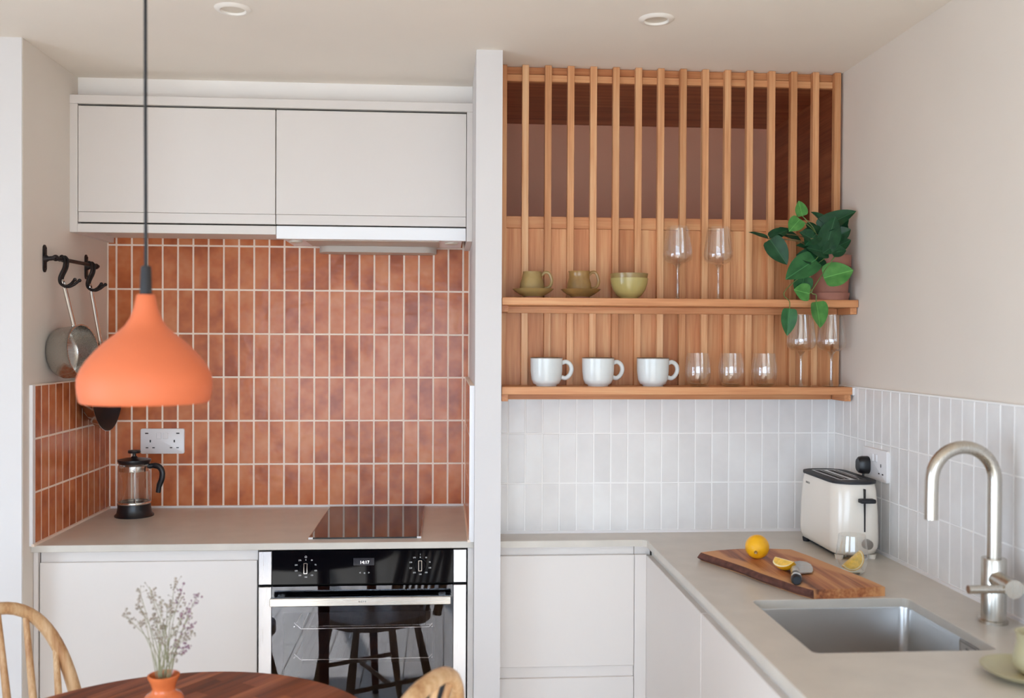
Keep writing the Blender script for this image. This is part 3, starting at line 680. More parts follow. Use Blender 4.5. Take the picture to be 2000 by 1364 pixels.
wsub('stamped_mark', bx(ofx - .0026, ofx - .0022, 1.821, 1.839, 0.867, 0.8705), M['grey_print'], of, sk)
bm = lathe(nb(), [(0.042, 0), (0.040, 0.0025), (0.030, 0.001), (0.012, 0.002), (0, 0.003)], 32, (cx, cy, 0.7172)); obj('drain', bm, M['chrome'], sk, True)

# tap
TX, TY = 1.148, 1.895
tp = thing('kitchen_tap', 'brushed nickel swan neck mixer tap behind the sink', 'tap', (TX, TY, W))
bm = lathe(nb(), [(0, 0), (0.0285, 0), (0.0285, 0.006), (0.0245, 0.008), (0.0245, 0.133), (0.0235, 0.135), (0, 0.135)], 40); obj('body', bm, M['nickel'], tp)
sr = 0.068; zt = 0.299
path = [(0, 0, 0.13), (0, 0, 0.2), (0, 0, zt - 0.015)] + [(-sr + sr * math.cos(a), 0, zt + sr * math.sin(a)) for a in [PI * k / 20 for k in range(0, 21)]] + [(-2 * sr - .001, 0, zt - 0.04), (-2 * sr - .001, 0, zt - 0.082)]
ang = Matrix.Rotation(math.radians(0), 4, 'Z')
spo = tube(nb(), [ang @ Vector(p) for p in path], 0.0138, 20, up=(0, 1, 0)); so = obj('spout', spo, M['nickel'], tp)
bm = lathe(nb(), [(0, 0), (0.0095, 0), (0.0095, 0.002), (0, 0.002)], 20, (-2 * sr - .001, 0, zt - 0.0825)); obj('aerator', bm, M['black_soft'], tp)
# side valve towards the wall and the camera, with a bar lever across it
dv = Vector((-0.16, -0.98, 0.0)).normalized(); bz = 0.094
bm = tube(nb(), [Vector((0, 0, bz)) + dv * 0.012, Vector((0, 0, bz)) + dv * 0.072], 0.0175, 28); obj('valve', bm, M['nickel'], tp)
bm = tube(nb(), [Vector((0, 0, bz)) + dv * 0.0725, Vector((0, 0, bz)) + dv * 0.098], 0.0185, 28); cap = obj('lever_cap', bm, M['nickel'], tp)
pv = Vector((0, 0, bz - 0.002)) + dv * 0.085
bm = tube(nb(), [pv + Vector((0.004, 0, 0)), pv + Vector((-0.088, 0.004, -0.001))], 0.0085, 20); l = obj('lever', bm, M['nickel'], cap)

# ------------------------------------------------------------------ ceiling lights and pendant
def downlight(px, py, label):
    p = P(px, py, 'z', CEIL)
    t = thing('downlight', label, 'downlight', (p.x, p.y, CEIL))
    obj('bezel', lathe(nb(), [(0.034, 0.004), (0.029, -0.001), (0.032, -0.006), (0.040, -0.005), (0.0455, -0.0005), (0.0455, 0.0)], 48), M['downlight'], t)
    obj('lens', lathe(nb(), [(0, -0.0005), (0.031, -0.0005)], 32), M['frosted'], t)
downlight(455, 17, 'round recessed ceiling downlight in front of the wall cabinets')
downlight(1282, 37, 'round recessed ceiling downlight in front of the slatted oak panel')

PN = Vector((-0.5365, 1.74, 0))
PZ = 1.3755
pl = thing('pendant_lamp', 'orange bell-shaped pendant lamp on a black cord', 'pendant lamp', (PN.x, PN.y, PZ))
k = 1.615 / F_PX
pf = [(793, 122), (790, 126), (775, 129.5), (757, 131.2), (742, 130.5), (723, 123.5), (706.7, 113), (687.7, 97.5), (668.7, 79), (652, 58), (636, 41), (620, 31), (598, 23), (573.7, 18.4), (571, 16.5)]
outp = [(r * k, (793 - y) * k) for y, r in pf]
obj('shade', lathe(nb(), outp + [(0.009, outp[-1][1])], 64), M['pendant'], pl, smooth=60)
obj('shade_lining', lathe(nb(), [(r - 0.0018, z) for r, z in outp] , 64), M['pendant_in'], pl, smooth=60)
bm = lathe(nb(), [(0.0, 0), (0.026, 0.012), (0.031, 0.035), (0.026, 0.06), (0.014, 0.085), (0.014, 0.12), (0, 0.12)], 24, (0, 0, 0.05)); obj('bulb', bm, M['frosted'], pl)
z0 = outp[-1][1]
obj('cord_holder', lathe(nb(), [(0, z0 - .02), (0.0105, z0 - .02), (0.0105, z0), (0.0092, z0 + 0.04), (0.0085, z0 + 0.05), (0.0035, z0 + 0.0525), (0, z0 + .0525)], 24), M['black_soft'], pl)
obj('cord', tube(nb(), [(0, 0, z0 + 0.05), (-0.001, 0, z0 + 0.3), (-0.002, 0, CEIL - PZ - 0.02)], 0.0032, 10), M['black_soft'], pl)
obj('ceiling_rose', lathe(nb(), [(0, CEIL - PZ - .028), (0.03, CEIL - PZ - .025), (0.05, CEIL - PZ - .012), (0.05, CEIL - PZ), (0, CEIL - PZ)], 32, (-.002, 0, 0)), M['black_soft'], pl)

# ------------------------------------------------------------------ sockets
def socket(label, loc, rz, usb):
    t = thing('wall_socket', label, 'socket', loc, rz)           # local: plate in xz, facing -y
    bm = nb(); slab(bm, rrect(0.148, 0.087, 0.006, 4), 0, 0.009, bev=0.002)
    bmesh.ops.transform(bm, matrix=Matrix.Rotation(PI / 2, 4, 'X'), verts=bm.verts); obj('plate', bm, M['white_plastic'], t)
    for sx in (-1, 1):
        cx = sx * 0.0405
        obj('pin_hole', bx(cx - .0022, cx + .0022, -0.0094, -0.008, -0.004, 0.005), M['dark_hole'], t, smooth=0)
        for d in (-.011, .011):
            obj('pin_hole', bx(cx + d - .0042, cx + d + .0042, -0.0094, -0.008, -0.024, -0.0205), M['dark_hole'], t, smooth=0)
        obj('switch', bx(sx * 0.0115 - 0.0085, sx * 0.0115 + 0.0085, -0.0115, -0.008, 0.008, 0.030, bev=0.0015), M['white_plastic'], t, smooth=0)
        if usb: obj('usb_port', bx(sx * 0.0525 - .0055, sx * 0.0525 + .0055, -0.0094, -0.008, 0.0255, 0.0295), M['dark_hole'], t, smooth=0)
    return t
socket('white double wall socket on the terracotta tiles', (-0.9725, YB, 1.1365), 0, True)
s2 = socket('white double wall socket on white tiles behind the toaster', (TXR, 2.5595, 1.149), -PI / 2, False)
pg = thing('plug', 'black mains plug of the toaster in the wall socket', 'plug', (TXR - 0.0095, 2.600, 1.142))
bm = nb(); loft(bm, [[(-d, y * sc, z * sc) for y, z in rrect(0.040, 0.050, 0.017, 6)] for d, sc in ((0, 1), (0.014, 1), (0.024, 0.92), (0.029, 0.7))]); obj('plug_body', bm, M['black'], pg)
obj('cable', tube(nb(), smooth_path([(-0.012, 0, -0.022), (-0.013, 0.001, -0.06), (-0.016, 0.02, -0.14), (-0.012, 0.06, -0.215), (-0.012, 0.11, -0.237), (-.05, 0.13, -0.2385), (-0.09, 0.13, -0.2385)]), 0.0035, 8), M['black'], pg)

# ------------------------------------------------------------------ french press
fp = thing('french_press', 'glass french press with black lid, base and handle', 'french press', (-1.0215, 3.195, W))
obj('base', lathe(nb(), [(0, 0), (0.0615, 0), (0.062, 0.004), (0.055, 0.011), (0.0525, 0.025), (0.0515, 0.041), (0.0495, 0.043), (0.0495, 0.02), (0, 0.02)], 40), M['black'], fp)
obj('beaker', lathe(nb(), [(0, 0.0225), (0.044, 0.0225), (0.049, 0.03), (0.049, 0.172), (0.0505, 0.176)], 40), M['glass'], fp)
obj('lid', lathe(nb(), [(0, 0.172), (0.0475, 0.172), (0.0495, 0.177), (0.0525, 0.183), (0.052, 0.1865), (0.034, 0.190), (0.011, 0.193), (0.008, 0.198), (0, 0.198)], 40), M['black'], fp)
obj('knob', lathe(nb(), [(0, 0.199), (0.0055, 0.199), (0.0055, 0.206), (0.019, 0.208), (0.0205, 0.2125), (0.0185, 0.217), (0, 0.2185)], 32), M['black'], fp)
obj('rod', lathe(nb(), [(0, 0.027), (0.0027, 0.027), (0.0027, 0.2), (0, 0.2)], 12), M['chrome'], fp)
obj('plunger', lathe(nb(), [(0.0472, 0.149), (0.0476, 0.151), (0.0476, 0.167), (0.0466, 0.168), (0.0455, 0.151), (0.0, 0.153)], 40), M['chrome'], fp)
obj('frame_band', lathe(nb(), [(0.0500, 0.040), (0.0512, 0.042), (0.0512, 0.047), (0.0500, 0.049)], 40), M['chrome'], fp)
for a in (0.35, 1.9, 3.5, 5.1):
    c, s_ = math.cos(a), math.sin(a)
    obj('frame_wire', tube(nb(), smooth_path([(0.0515 * c, 0.0515 * s_, 0.045), (0.052 * c, 0.052 * s_, 0.10), (0.0515 * c, 0.0515 * s_, 0.168)]), 0.0012, 6), M['chrome'], fp)
hp = smooth_path([(0.048, 0, 0.164), (0.066, -.004, 0.1665), (0.083, -.007, 0.162), (0.0925, -.009, 0.146), (0.0915, -.009, 0.124), (0.083, -.008, 0.101), (0.079, -.007, 0.078)])
obj('handle', tube(nb(), hp, [0.0085] * 8 + [0.0095] * (len(hp) - 16) + [0.0085] * 8, 14, flat=(1.0, 0.8)), M['black'], fp)

# ------------------------------------------------------------------ hook rail with pans on the niche side wall
rl = thing('hook_rail', 'black iron hook rail screwed to the niche side wall', 'hook rail', (XL + .0015, 2.95, 1.72))
for yb in (2.832, 3.150):
    bm = nb(); loft(bm, [[(x, yb + y * sc, 1.722 + z * sc) for y, z in rrect(0.022, 0.080, 0.0108, 6)] for x, sc in ((XL + .0015, 1), (XL + 0.0045, 1), (XL + 0.006, 0.85))])
    for z in (1.692, 1.752): sphere(bm, (XL + 0.006, yb, z), 0.0035)
    pt = obj('bracket_plate', bm, M['iron'], rl, True)
    wsub('bracket_arm', tube(nb(), [(XL + .004, yb, 1.722), (XL + .015, yb, 1.722), (XL + 0.033, yb, 1.724)], [0.014, 0.0065, 0.0065], 12), M['iron'], pt, rl, 40)
    wsub('ball_end', sphere(nb(), (XL + 0.034, yb, 1.724), 0.0095), M['iron'], pt, rl, 40)
obj('rail', tube(nb(), [(XL + 0.034, 2.815, 1.7235), (XL + 0.034, 3.168, 1.7255)], 0.0058, 12), M['iron'], rl, True)
def shook(y, label):
    t = thing('double_hook', label, 'hook', (XL + 0.034, y, 1.65))
    for dy in (-0.011, 0.011):                                   # two prongs that hang from the rail side by side
        pts = smooth_path([(-0.008, dy, 0.068), (0.000, dy, 0.083), (0.009, dy, 0.073), (0.007, dy, 0.05), (-0.005, dy * 1.0, 0.022), (-0.004, dy * .9, 0.004), (0.010, dy * .9, -0.006), (0.026, dy * 1.1, 0.000), (0.040, dy * 1.6, 0.013)])
        obj('prong', tube(nb(), pts, 0.0042, 9), M['iron'], t)
        obj('prong_tip', sphere(nb(), (0.041, dy * 1.62, 0.0135), 0.0055, u=12, v=8), M['iron'], t)
    obj('spacer', tube(nb(), [(-0.004, -0.010, 0.006), (-0.004, 0.010, 0.006)], 0.003, 8), M['iron'], t)
    return t
shook(2.885, 'iron double hook carrying the steel saucepan')
shook(3.100, 'iron double hook carrying the black frying pan')
def hang(name, label, cat, loc, axis, up):
    """a pan built mouth-up along +z with its handle along +y, turned so that its mouth looks along axis"""
    z = Vector(axis).normalized(); y = Vector(up); y = (y - z * y.dot(z)).normalized(); x = y.cross(z)
    t = thing(name, label, cat, loc)
    t.rotation_euler = Matrix((x, y, z)).transposed().to_euler()
    return t
sp1 = hang('saucepan', 'brushed steel saucepan hanging by its long handle', 'saucepan', (-1.148, 2.905, 1.445), (1, -0.22, 0.10), (-.10, 0, 1))
obj('pan_body', lathe(nb(), [(0, 0), (0.062, 0), (0.070, 0.004), (0.076, 0.016), (0.0775, 0.06), (0.078, 0.078), (0.0805, 0.080), (0.0765, 0.0795), (0.075, 0.06), (0.0725, 0.018), (0.064, 0.006), (0, 0.005)], 56), M['steel'], sp1, smooth=60)
H1 = Vector((XL + 0.036, 2.885, 1.652)); H2 = Vector((XL + 0.036, 3.100, 1.652))
def pan_handle(t, start, H):
    d = (H - start).normalized(); e = H - d * 0.012
    n_ = len(smooth_path([start, start, start, start]))
    obj('pan_handle', tube(nb(), smooth_path([start, lerp(start, e, .3), lerp(start, e, .65), e]), [0.0080] * n_, 12, flat=(1.15, 0.75), up=(0, 1, 0)), M['chrome'], t, True)
    obj('hanging_loop', tube(nb(), [H + d * (0.012 * math.sin(a)) + Vector((0, 1, 0)).cross(d).cross(d).normalized() * (0.0075 * math.cos(a)) for a in [2 * PI * i / 16 for i in range(16)]], 0.0024, 7, closed=True), M['chrome'], t, True)
pan_handle(sp1, Vector((-1.098, 2.888, 1.526)), H1)
for dx in (-0.011, 0.011): obj('rivet', sphere(nb(), (dx, 0.0775, 0.06), 0.0042, u=10, v=6), M['chrome'], sp1)
fp2 = hang('frying_pan', 'black non-stick frying pan hanging behind the saucepan', 'frying pan', (-1.146, 3.160, 1.333), (1, 0.0, 0.03), (-.03, -0.03, 1))
obj('pan_body', lathe(nb(), [(0, 0), (0.105, 0), (0.112, 0.003), (0.128, 0.018), (0.143, 0.047), (0.1455, 0.050), (0.1435, 0.0502)], 64), M['tinted_steel'], fp2, smooth=60)
obj('nonstick_lining', lathe(nb(), [(0, 0.004), (0.104, 0.004), (0.112, 0.008), (0.126, 0.021), (0.1425, 0.0498), (0.1440, 0.0506)], 64), M['nonstick'], fp2, smooth=60)
pan_handle(fp2, Vector((-1.112, 3.148, 1.470)), H2)
obj('handle_bracket', sphere(nb(), (0, 0.136, 0.034), 0.014, 1.1, 0.7, 0.8), M['black'], fp2)

# ------------------------------------------------------------------ crockery and glass on the shelves
def shell(outer, t):
    """a vessel wall of thickness t from an outer profile (r, z)"""
    inner = [(max(r - t, 0.0), z + (t if i == 0 else 0)) for i, (r, z) in enumerate(outer)]
    return [(0, outer[0][1])] + outer + [(inner[-1][0], outer[-1][1])] + [(r, max(z, outer[0][1] + t)) for r, z in inner[::-1]][1:] + [(0, outer[0][1] + t)]
YI = 2.765
def saucer(p, label, m, r=0.061):
    t = thing('saucer', label, 'saucer', p)
    obj('dish', lathe(nb(), shell([(r * .42, 0.0), (r * .45, 0.006), (r * .66, 0.012), (r * .88, 0.0205), (r, 0.0275)], 0.004), 48), m, t, smooth=60)
    obj('foot_ring', lathe(nb(), [(r * .40, -0.0), (r * .44, 0.0), (r * .45, 0.005), (r * .38, 0.005)], 40, closed_profile=True), M['terracotta'], t)
    return t
def cup(p, label, m, flare, h=0.069):
    t = thing('coffee_cup', label, 'cup', p)
    pr = [(0.026, 0), (0.0355, 0.002), (0.0375, 0.014), (0.0345, 0.036), (0.0300, 0.052), (0.0275 + flare * .5, h - .004), (0.028 + flare, h)]
    obj('cup_body', lathe(nb(), shell(pr, 0.003), 48), m, t, smooth=60)
    obj('cup_handle', tube(nb(), smooth_path([(0.028, 0, h - 0.011), (0.038, 0, h - 0.002), (0.050, 0, h - 0.005), (0.0575, 0, 0.046), (0.0555, 0, 0.032), (0.048, 0, 0.023), (0.033, 0, 0.020)]), 0.0035, 10, flat=(1.0, 1.3), up=(0, 1, 0)), m, t)
    return t
xq = lambda px, py=600: P(px, py, 'y', YI).x
saucer((xq(1041), YI, ZS1), 'olive and brown saucer under the plain-rimmed coffee cup', M['olive'])
saucer((xq(1134), YI, ZS1), 'tan olive saucer under the flared coffee cup', M['olive_brown'], 0.0595)
cup((xq(1039), YI, ZS1 + 0.0095), 'olive green coffee cup with plain rim on a dark-edged saucer', M['olive'], -0.001)
cup((xq(1131), YI, ZS1 + 0.0095), 'brown olive coffee cup with flared rim beside the bowls', M['olive_brown'], 0.0045, 0.071)
def bowl(z, label, m):
    t = thing('small_bowl', label, 'bowl', (xq(1228.5), YI, z))
    obj('bowl_body', lathe(nb(), shell([(0.024, 0.0), (0.026, 0.004), (0.036, 0.010), (0.0475, 0.027), (0.0535, 0.045), (0.0558, 0.061)], 0.0032), 48), m, t, smooth=60)
    obj('foot_ring', lathe(nb(), [(0.022, -0.0), (0.0255, 0.0), (0.026, 0.004), (0.021, 0.004)], 40, closed_profile=True), m, t)
    return t
bowl(ZS1, 'pale olive bowl standing on the shelf below another', M['olive_pale'])
bowl(ZS1 + 0.0140, 'olive bowl nested on top of the pale bowl', M['olive'])
mug0 = thing('mug', 'white glazed mug with brown rim standing next to the white pillar', 'mug', (xq(1067, 740), YI, ZS2), group='white mugs on the lower shelf')
obj('mug_body', lathe(nb(), shell([(0.030, 0.0), (0.031, 0.004), (0.0385, 0.007), (0.044, 0.020), (0.0468, 0.044), (0.0478, 0.0825)], 0.0035), 48), M['mug'], mug0, smooth=60)
obj('rim_band', lathe(nb(), [(0.0443, 0.0810), (0.0479, 0.0813), (0.0476, 0.0838), (0.0458, 0.0845), (0.0443, 0.0838)], 48, closed_profile=True), M['mug_rim'], mug0)
obj('mug_handle', tube(nb(), smooth_path([(0.0455, 0, 0.068), (0.058, 0, 0.0715), (0.070, 0, 0.064), (0.0745, 0, 0.049), (0.069, 0, 0.033), (0.057, 0, 0.0235), (0.0445, 0, 0.026)]), 0.0052, 12, flat=(1.0, 1.25), up=(0, 1, 0)), M['mug'], mug0)
copy_thing(mug0, (xq(1168, 740), YI, ZS2), 0.12, 'white glazed mug with brown rim standing between two other mugs')
copy_thing(mug0, (xq(1275, 740), YI, ZS2), 0.05, 'white glazed mug with brown rim standing next to the tumblers')
tg = thing('tumbler', 'empty stemless glass tumbler standing next to the white mugs', 'glass', (xq(1363, 740), YI, ZS2), group='tumblers on the lower shelf')
obj('glass_wall', lathe(nb(), [(0, 0.004), (0.020, 0.0042), (0.030, 0.010), (0.0365, 0.024), (0.0385, 0.042), (0.0365, 0.068), (0.0325, 0.0985)], 48), M['glass'], tg, smooth=80)
obj('glass_base', lathe(nb(), [(0, 0), (0.020, 0.0), (0.026, 0.0025), (0.0305, 0.008), (0.028, 0.0095), (0.018, 0.0045), (0, 0.0042)], 48), M['glass_thick'], tg, smooth=80)
copy_thing(tg, (xq(1428, 740), YI, ZS2), label='empty stemless glass tumbler standing between two other tumblers'); copy_thing(tg, (xq(1493, 740), YI, ZS2), label='empty stemless glass tumbler standing next to the stemmed wine glasses')
wg = thing('wine_glass', 'stemmed wine glass on the upper shelf beside the olive bowls', 'wine glass', (xq(1323), YI, ZS1), group='wine glasses on the upper shelf')
obj('glass_bowl', lathe(nb(), [(0, 0.103), (0.012, 0.1045), (0.030, 0.1095), (0.0405, 0.118), (0.0435, 0.129), (0.0425, 0.146), (0.0385, 0.178), (0.0325, 0.2165)], 56), M['glass'], wg, smooth=80)
obj('glass_stem', lathe(nb(), [(0.0075, 0.004), (0.0048, 0.009), (0.0036, 0.02), (0.0036, 0.075), (0.0048, 0.092), (0.009, 0.100), (0.013, 0.1042), (0, 0.1032)], 24), M['glass_thick'], wg, smooth=80)
obj('glass_foot', lathe(nb(), [(0, 0), (0.0375, 0.0), (0.038, 0.0015), (0.020, 0.003), (0.0075, 0.0048), (0, 0.005)], 48), M['glass_thick'], wg, smooth=80)
copy_thing(wg, (xq(1402.5), YI, ZS1), label='stemmed wine glass on the upper shelf between wine glass and potted plant')
for px, lb in ((1564, 'stemmed wine glass on the lower shelf next to the tumblers'), (1623, 'stemmed wine glass on the lower shelf against the painted side wall')):
    copy_thing(wg, (xq(px, 740), YI, ZS2), label=lb, group='wine glasses on the lower shelf')

# ------------------------------------------------------------------ potted plant
PC = Vector((P(1621, 570, 'y', 2.757).x, 2.757, ZS1))
pt = thing('potted_plant', 'trailing green heart-leaf plant in a brown clay pot', 'potted plant', PC)
obj('pot', lathe(nb(), [(0, 0.010), (0.049, 0.010), (0.0505, 0.012), (0.0575, 0.100), (0.0600, 0.1005), (0.0605, 0.134), (0.0565, 0.135), (0.0535, 0.118), (0, 0.118)], 48), M['terracotta'], pt)
obj('pot_saucer', lathe(nb(), [(0, 0), (0.053, 0.0), (0.0565, 0.022), (0.0535, 0.022), (0.050, 0.008), (0, 0.008)], 48), M['terracotta'], pt)
obj('soil', lathe(nb(), [(0.0535, 0.119), (0.03, 0.123), (0, 0.125)], 32), M['soil'], pt)
def leaf_mesh(fold, droop, name):
    bm = nb(); nx, ny = 6, 12; grid = []
    for j in range(ny + 1):
        t = j / ny; h = 1.245 * (t ** 0.5) * ((1 - t) ** 0.9); row = []
        for i in range(nx + 1):
            u = i / nx * 2 - 1; x = u * h
            y = t - 0.20 * (1 - t) ** 4 * abs(u) * min(1, t * 6)
            row.append(bm.verts.new((x, y, fold * abs(x) - droop * t * t + 0.02 * math.sin(9 * t) * abs(u))))
        grid.append(row)
    for j in range(ny):
        for i in range(nx): bm.faces.new((grid[j][i], grid[j][i + 1], grid[j + 1][i + 1], grid[j + 1][i]))
    bmesh.ops.remove_doubles(bm, verts=bm.verts, dist=1e-5)
    me = bpy.data.meshes.new(name); bm.to_mesh(me); bm.free()
    me.polygons.foreach_set('use_smooth', [True] * len(me.polygons)); return me
lmesh = {}
for mk in ('leaf_dark', 'leaf_mid', 'leaf_light'):
    for q, (fo, drp) in enumerate(((0.28, 0.12), (0.45, 0.22), (0.12, 0.05))):
        me = leaf_mesh(fo, drp, 'leaf'); me.materials.append(M[mk]); lmesh[mk, q] = me
def lz(u, v): return 1450 + u / 4.871, 380 + v / 4.871
# base u,v  tip u,v (in a 4.871x crop of the photo), depth of base and tip, width, material, bend, facing
LEAVES = [
    (570, 205, 538, 58, 2.725, 2.72, 105, 'leaf_light', 2, (0.1, -1, 0.2)), (548, 235, 445, 350, 2.715, 2.70, 118, 'leaf_light', 2, (-.2, -1, .2)),
    (245, 420, 62, 352, 2.73, 2.72, 66, 'leaf_dark', 0, (0.1, -.6, .8)), (262, 422, 455, 312, 2.735, 2.74, 96, 'leaf_dark', 1, (0, -.8, .6)),
    (262, 428, 428, 665, 2.725, 2.70, 158, 'leaf_dark', 0, (-.35, -1, .25)), (330, 365, 575, 425, 2.745, 2.74, 112, 'leaf_dark', 1, (0, -.7, .7)),
    (695, 622, 415, 797, 2.700, 2.685, 190, 'leaf_mid', 0, (-.1, -1, .45)), (772, 795, 1062, 712, 2.690, 2.675, 190, 'leaf_light', 0, (.1, -1, .35)),
    (640, 945, 492, 905, 2.695, 2.69, 140, 'leaf_light', 2, (0, -1, .25)), (590, 775, 545, 985, 2.715, 2.71, 150, 'leaf_mid', 2, (0, -1, .1)),
    (730, 335, 1078, 140, 2.735, 2.700, 150, 'leaf_dark', 1, (-.25, -.9, .5)), (800, 285, 665, 155, 2.745, 2.745, 88, 'leaf_dark', 1, (.3, -.8, .5)),
    (840, 400, 1010, 225, 2.74, 2.72, 120, 'leaf_dark', 0, (-.3, -1, .4)), (820, 535, 1035, 425, 2.715, 2.700, 135, 'leaf_dark', 0, (0, -.9, .5)),
    (795, 515, 885, 205, 2.705, 2.70, 165, 'leaf_dark', 0, (-.3, -1, .3)), (760, 410, 590, 330, 2.73, 2.72, 150, 'leaf_dark', 0, (0, -.9, .5)),
    (750, 550, 525, 465, 2.725, 2.72, 120, 'leaf_dark', 1, (0, -.8, .7)), (790, 615, 520, 570, 2.712, 2.702, 165, 'leaf_dark', 0, (0, -1, .35)),
    (448, 1085, 428, 1345, 2.69, 2.683, 118, 'leaf_mid', 0, (-.15, -1, .1)), (700, 1022, 755, 1268, 2.685, 2.675, 165, 'leaf_light', 0, (.35, -1, .15)),
    (925, 270, 1005, 385, 2.735, 2.72, 84, 'leaf_dark', 1, (.2, -.9, .5)), (700, 480, 840, 330, 2.745, 2.74, 130, 'leaf_dark', 0, (.1, -1, .3)),
    (860, 470, 700, 400, 2.75, 2.745, 130, 'leaf_dark', 1, (0, -.9, .6)), (620, 330, 720, 290, 2.75, 2.75, 90, 'leaf_dark', 1, (.1, -.8, .6)),
    (820, 560, 620, 500, 2.705, 2.70, 130, 'leaf_dark', 0, (0, -1, .4)), (850, 560, 990, 520, 2.69, 2.68, 110, 'leaf_dark', 1, (.1, -1, .5)), (700, 380, 600, 480, 2.715, 2.70, 130, 'leaf_dark', 0, (-.1, -1, .4)),
    (900, 400, 1030, 330, 2.72, 2.70, 110, 'leaf_dark', 0, (.1, -1, .3)), (650, 420, 560, 350, 2.71, 2.705, 110, 'leaf_dark', 1, (0, -1, .5)), (880, 480, 760, 560, 2.70, 2.695, 110, 'leaf_dark', 0, (0, -1, .5))]
top = PC + Vector((0, 0, 0.125))
for (u0, v0, u1, v1, y0, y1, wd, mk, q, nrm) in LEAVES:
    b0 = P(*lz(u0, v0), 'y', y0); t0 = P(*lz(u1, v1), 'y', y1)
    Y = (t0 - b0); L = Y.length; Y.normalize(); Z = Vector(nrm); Z = (Z - Y * Z.dot(Y)).normalized(); X = Y.cross(Z)
    wm = wd * 1.3 / 4.871 * 2.72 / F_PX
    o = bpy.data.objects.new('leaf', lmesh[mk, q]); COL.objects.link(o); o.parent = pt
    mx = Matrix.Identity(4); bl = b0 - PC
    for i in range(3): mx[i][0], mx[i][1], mx[i][2], mx[i][3] = X[i] * wm, Y[i] * L, Z[i] * wm, bl[i]
    o.matrix_local = mx
    hang_ = v0 > 900
    s_ = top + Vector((random.uniform(-.025, .025), random.uniform(-.03, .01), 0))
    mid = (s_ + b0) / 2 + Vector((0, -0.012, 0.02 if not hang_ else 0.0))
    if v0 > 1000:
        edge = Vector((P(*lz(u0 - 30, 900), 'y', 2.692).x, 2.692, ZS1 + 0.03))
        path = [s_, s_ + Vector((-.03, -.045, .012)), edge, b0 + Vector((0, 0, 0.02)), b0]
    elif hang_: path = [s_, s_ + Vector((-.02, -.06, .006)), b0 + Vector((.02, 0, .03)), b0]
    else: path = [s_, mid, b0]
    wsub('stem', tube(nb(), smooth_path(path, 6), 0.0014, 6), M['stem'] if mk != 'leaf_dark' else M['vine'], pt, pt, 60)

# ------------------------------------------------------------------ toaster
TC = Vector((1.109, 2.59, W)); TW, TL = 0.134, 0.292
to = thing('toaster', 'cream two-slot toaster with black top standing in the corner', 'toaster', TC)
R = lambda w, l, r, z: [(x, y, z) for x, y in rrect(w, l, r, 8)]
obj('housing', loft(nb(), [R(TW - .04, TL - .05, .03, .010), R(TW - .012, TL - .016, .044, .017), R(TW - .002, TL - .003, .046, .032), R(TW, TL, .046, .05), R(TW - .002, TL - .004, .047, .12), R(TW - .008, TL - .014, .048, .185), R(TW - .014, TL - .022, .048, .2035)]), M['toaster'], to, smooth=60)
rim = obj('top_rim', plate(rrect(TW - .006, TL - .014, .052, 8), [rrect(0.078, 0.205, .008, 4)], .2035, .2105), M['black_soft'], to)
obj('top_tray', loft(nb(), [R(0.0775, 0.2045, .008, .2036), R(0.0775, 0.2045, .008, .2112)]), M['steel'], to)
for sx in (-1, 1):
    bm = nb(); box(bm, sx * 0.0195 - 0.0125, sx * 0.0195 + 0.0125, -0.090, 0.090, .2105, .2116); sl = obj('bread_slot', bm, M['dark_hole'], to, smooth=0)
    obj('slot_guide', tube(nb(), [(sx * 0.0195, -0.09, .2122), (sx * 0.0195, 0.09, .2122)], 0.0012, 6), M['chrome'], sl)
fy = -TL / 2 - .0006
obj('lever_slot', bx(0.0100, 0.0134, fy - .0002, fy + 0.03, .078, .192), M['dark_hole'], to, smooth=0)
obj('lever', bx(-0.0085, 0.0335, fy - 0.022, fy + .001, .157, .168, bev=0.003, seg=2), M['black_soft'], to)
bm = lathe(nb(), [(0, 0), (0.0125, 0), (0.0135, 0.002), (0.0125, 0.016), (0, 0.017)], 32); bmesh.ops.transform(bm, matrix=Matrix.Translation((0.0165, fy + .002, .046)) @ Matrix.Rotation(PI / 2, 4, 'X'), verts=bm.verts); obj('browning_knob', bm, M['silver_print'], to)
for sx in (-1, 1):
    for sy in (-1, 1): obj('foot', lathe(nb(), [(0, 0), (0.010, 0), (0.012, 0.012), (0, 0.012)], 16, (sx * 0.045, sy * 0.115, 0)), M['toaster'] if sy < 0 else M['black_soft'], to)
obj('under_tray', bx(-0.042, 0.042, -0.115, 0.115, 0.003, 0.012), M['black_soft'], to, smooth=0)
text('BOSCH', 0.0085, M['grey_print'], to, (-TW / 2 + 0.0034, 0.062, 0.180), (PI / 2, 0, -PI / 2), spacing=1.1)

# ------------------------------------------------------------------ chopping board, lemons, knife, glass
ZB = W + 0.022
bt = thing('chopping_board', 'live-edge wooden chopping board lying by the sink', 'chopping board', (0.85, 2.3, W))
le = [(0.684, 2.474), (0.705, 2.425), (0.731, 2.36), (0.752, 2.305), (0.771, 2.24), (0.796, 2.175), (0.815, 2.125), (0.838, 2.086)]
rest = [(0.90, 2.090), (0.96, 2.097), (1.014, 2.104), (1.006, 2.16), (0.992, 2.24), (0.975, 2.33), (0.958, 2.42), (0.940, 2.498), (0.88, 2.509), (0.80, 2.512), (0.735, 2.495)]
poly = le + rest
bm = nb(); slab(bm, poly, W + .0003, ZB, bev=0.0015); obj('board', bm, M['board'], bt, True, smooth=30)
bm = nb()
loft(bm, [[(x + 0.0, y, ZB - .0008), (x - 0.006 - 0.003 * math.sin(i * 2.1), y - .003, ZB - 0.006), (x - 0.008 - 0.003 * math.cos(i * 1.7), y - .004, W + 0.009), (x + .001, y, W + .0005)] for i, (x, y) in enumerate(le)], closed=True)
obj('bark_edge', bm, M['bark'], bt, True, smooth=60)
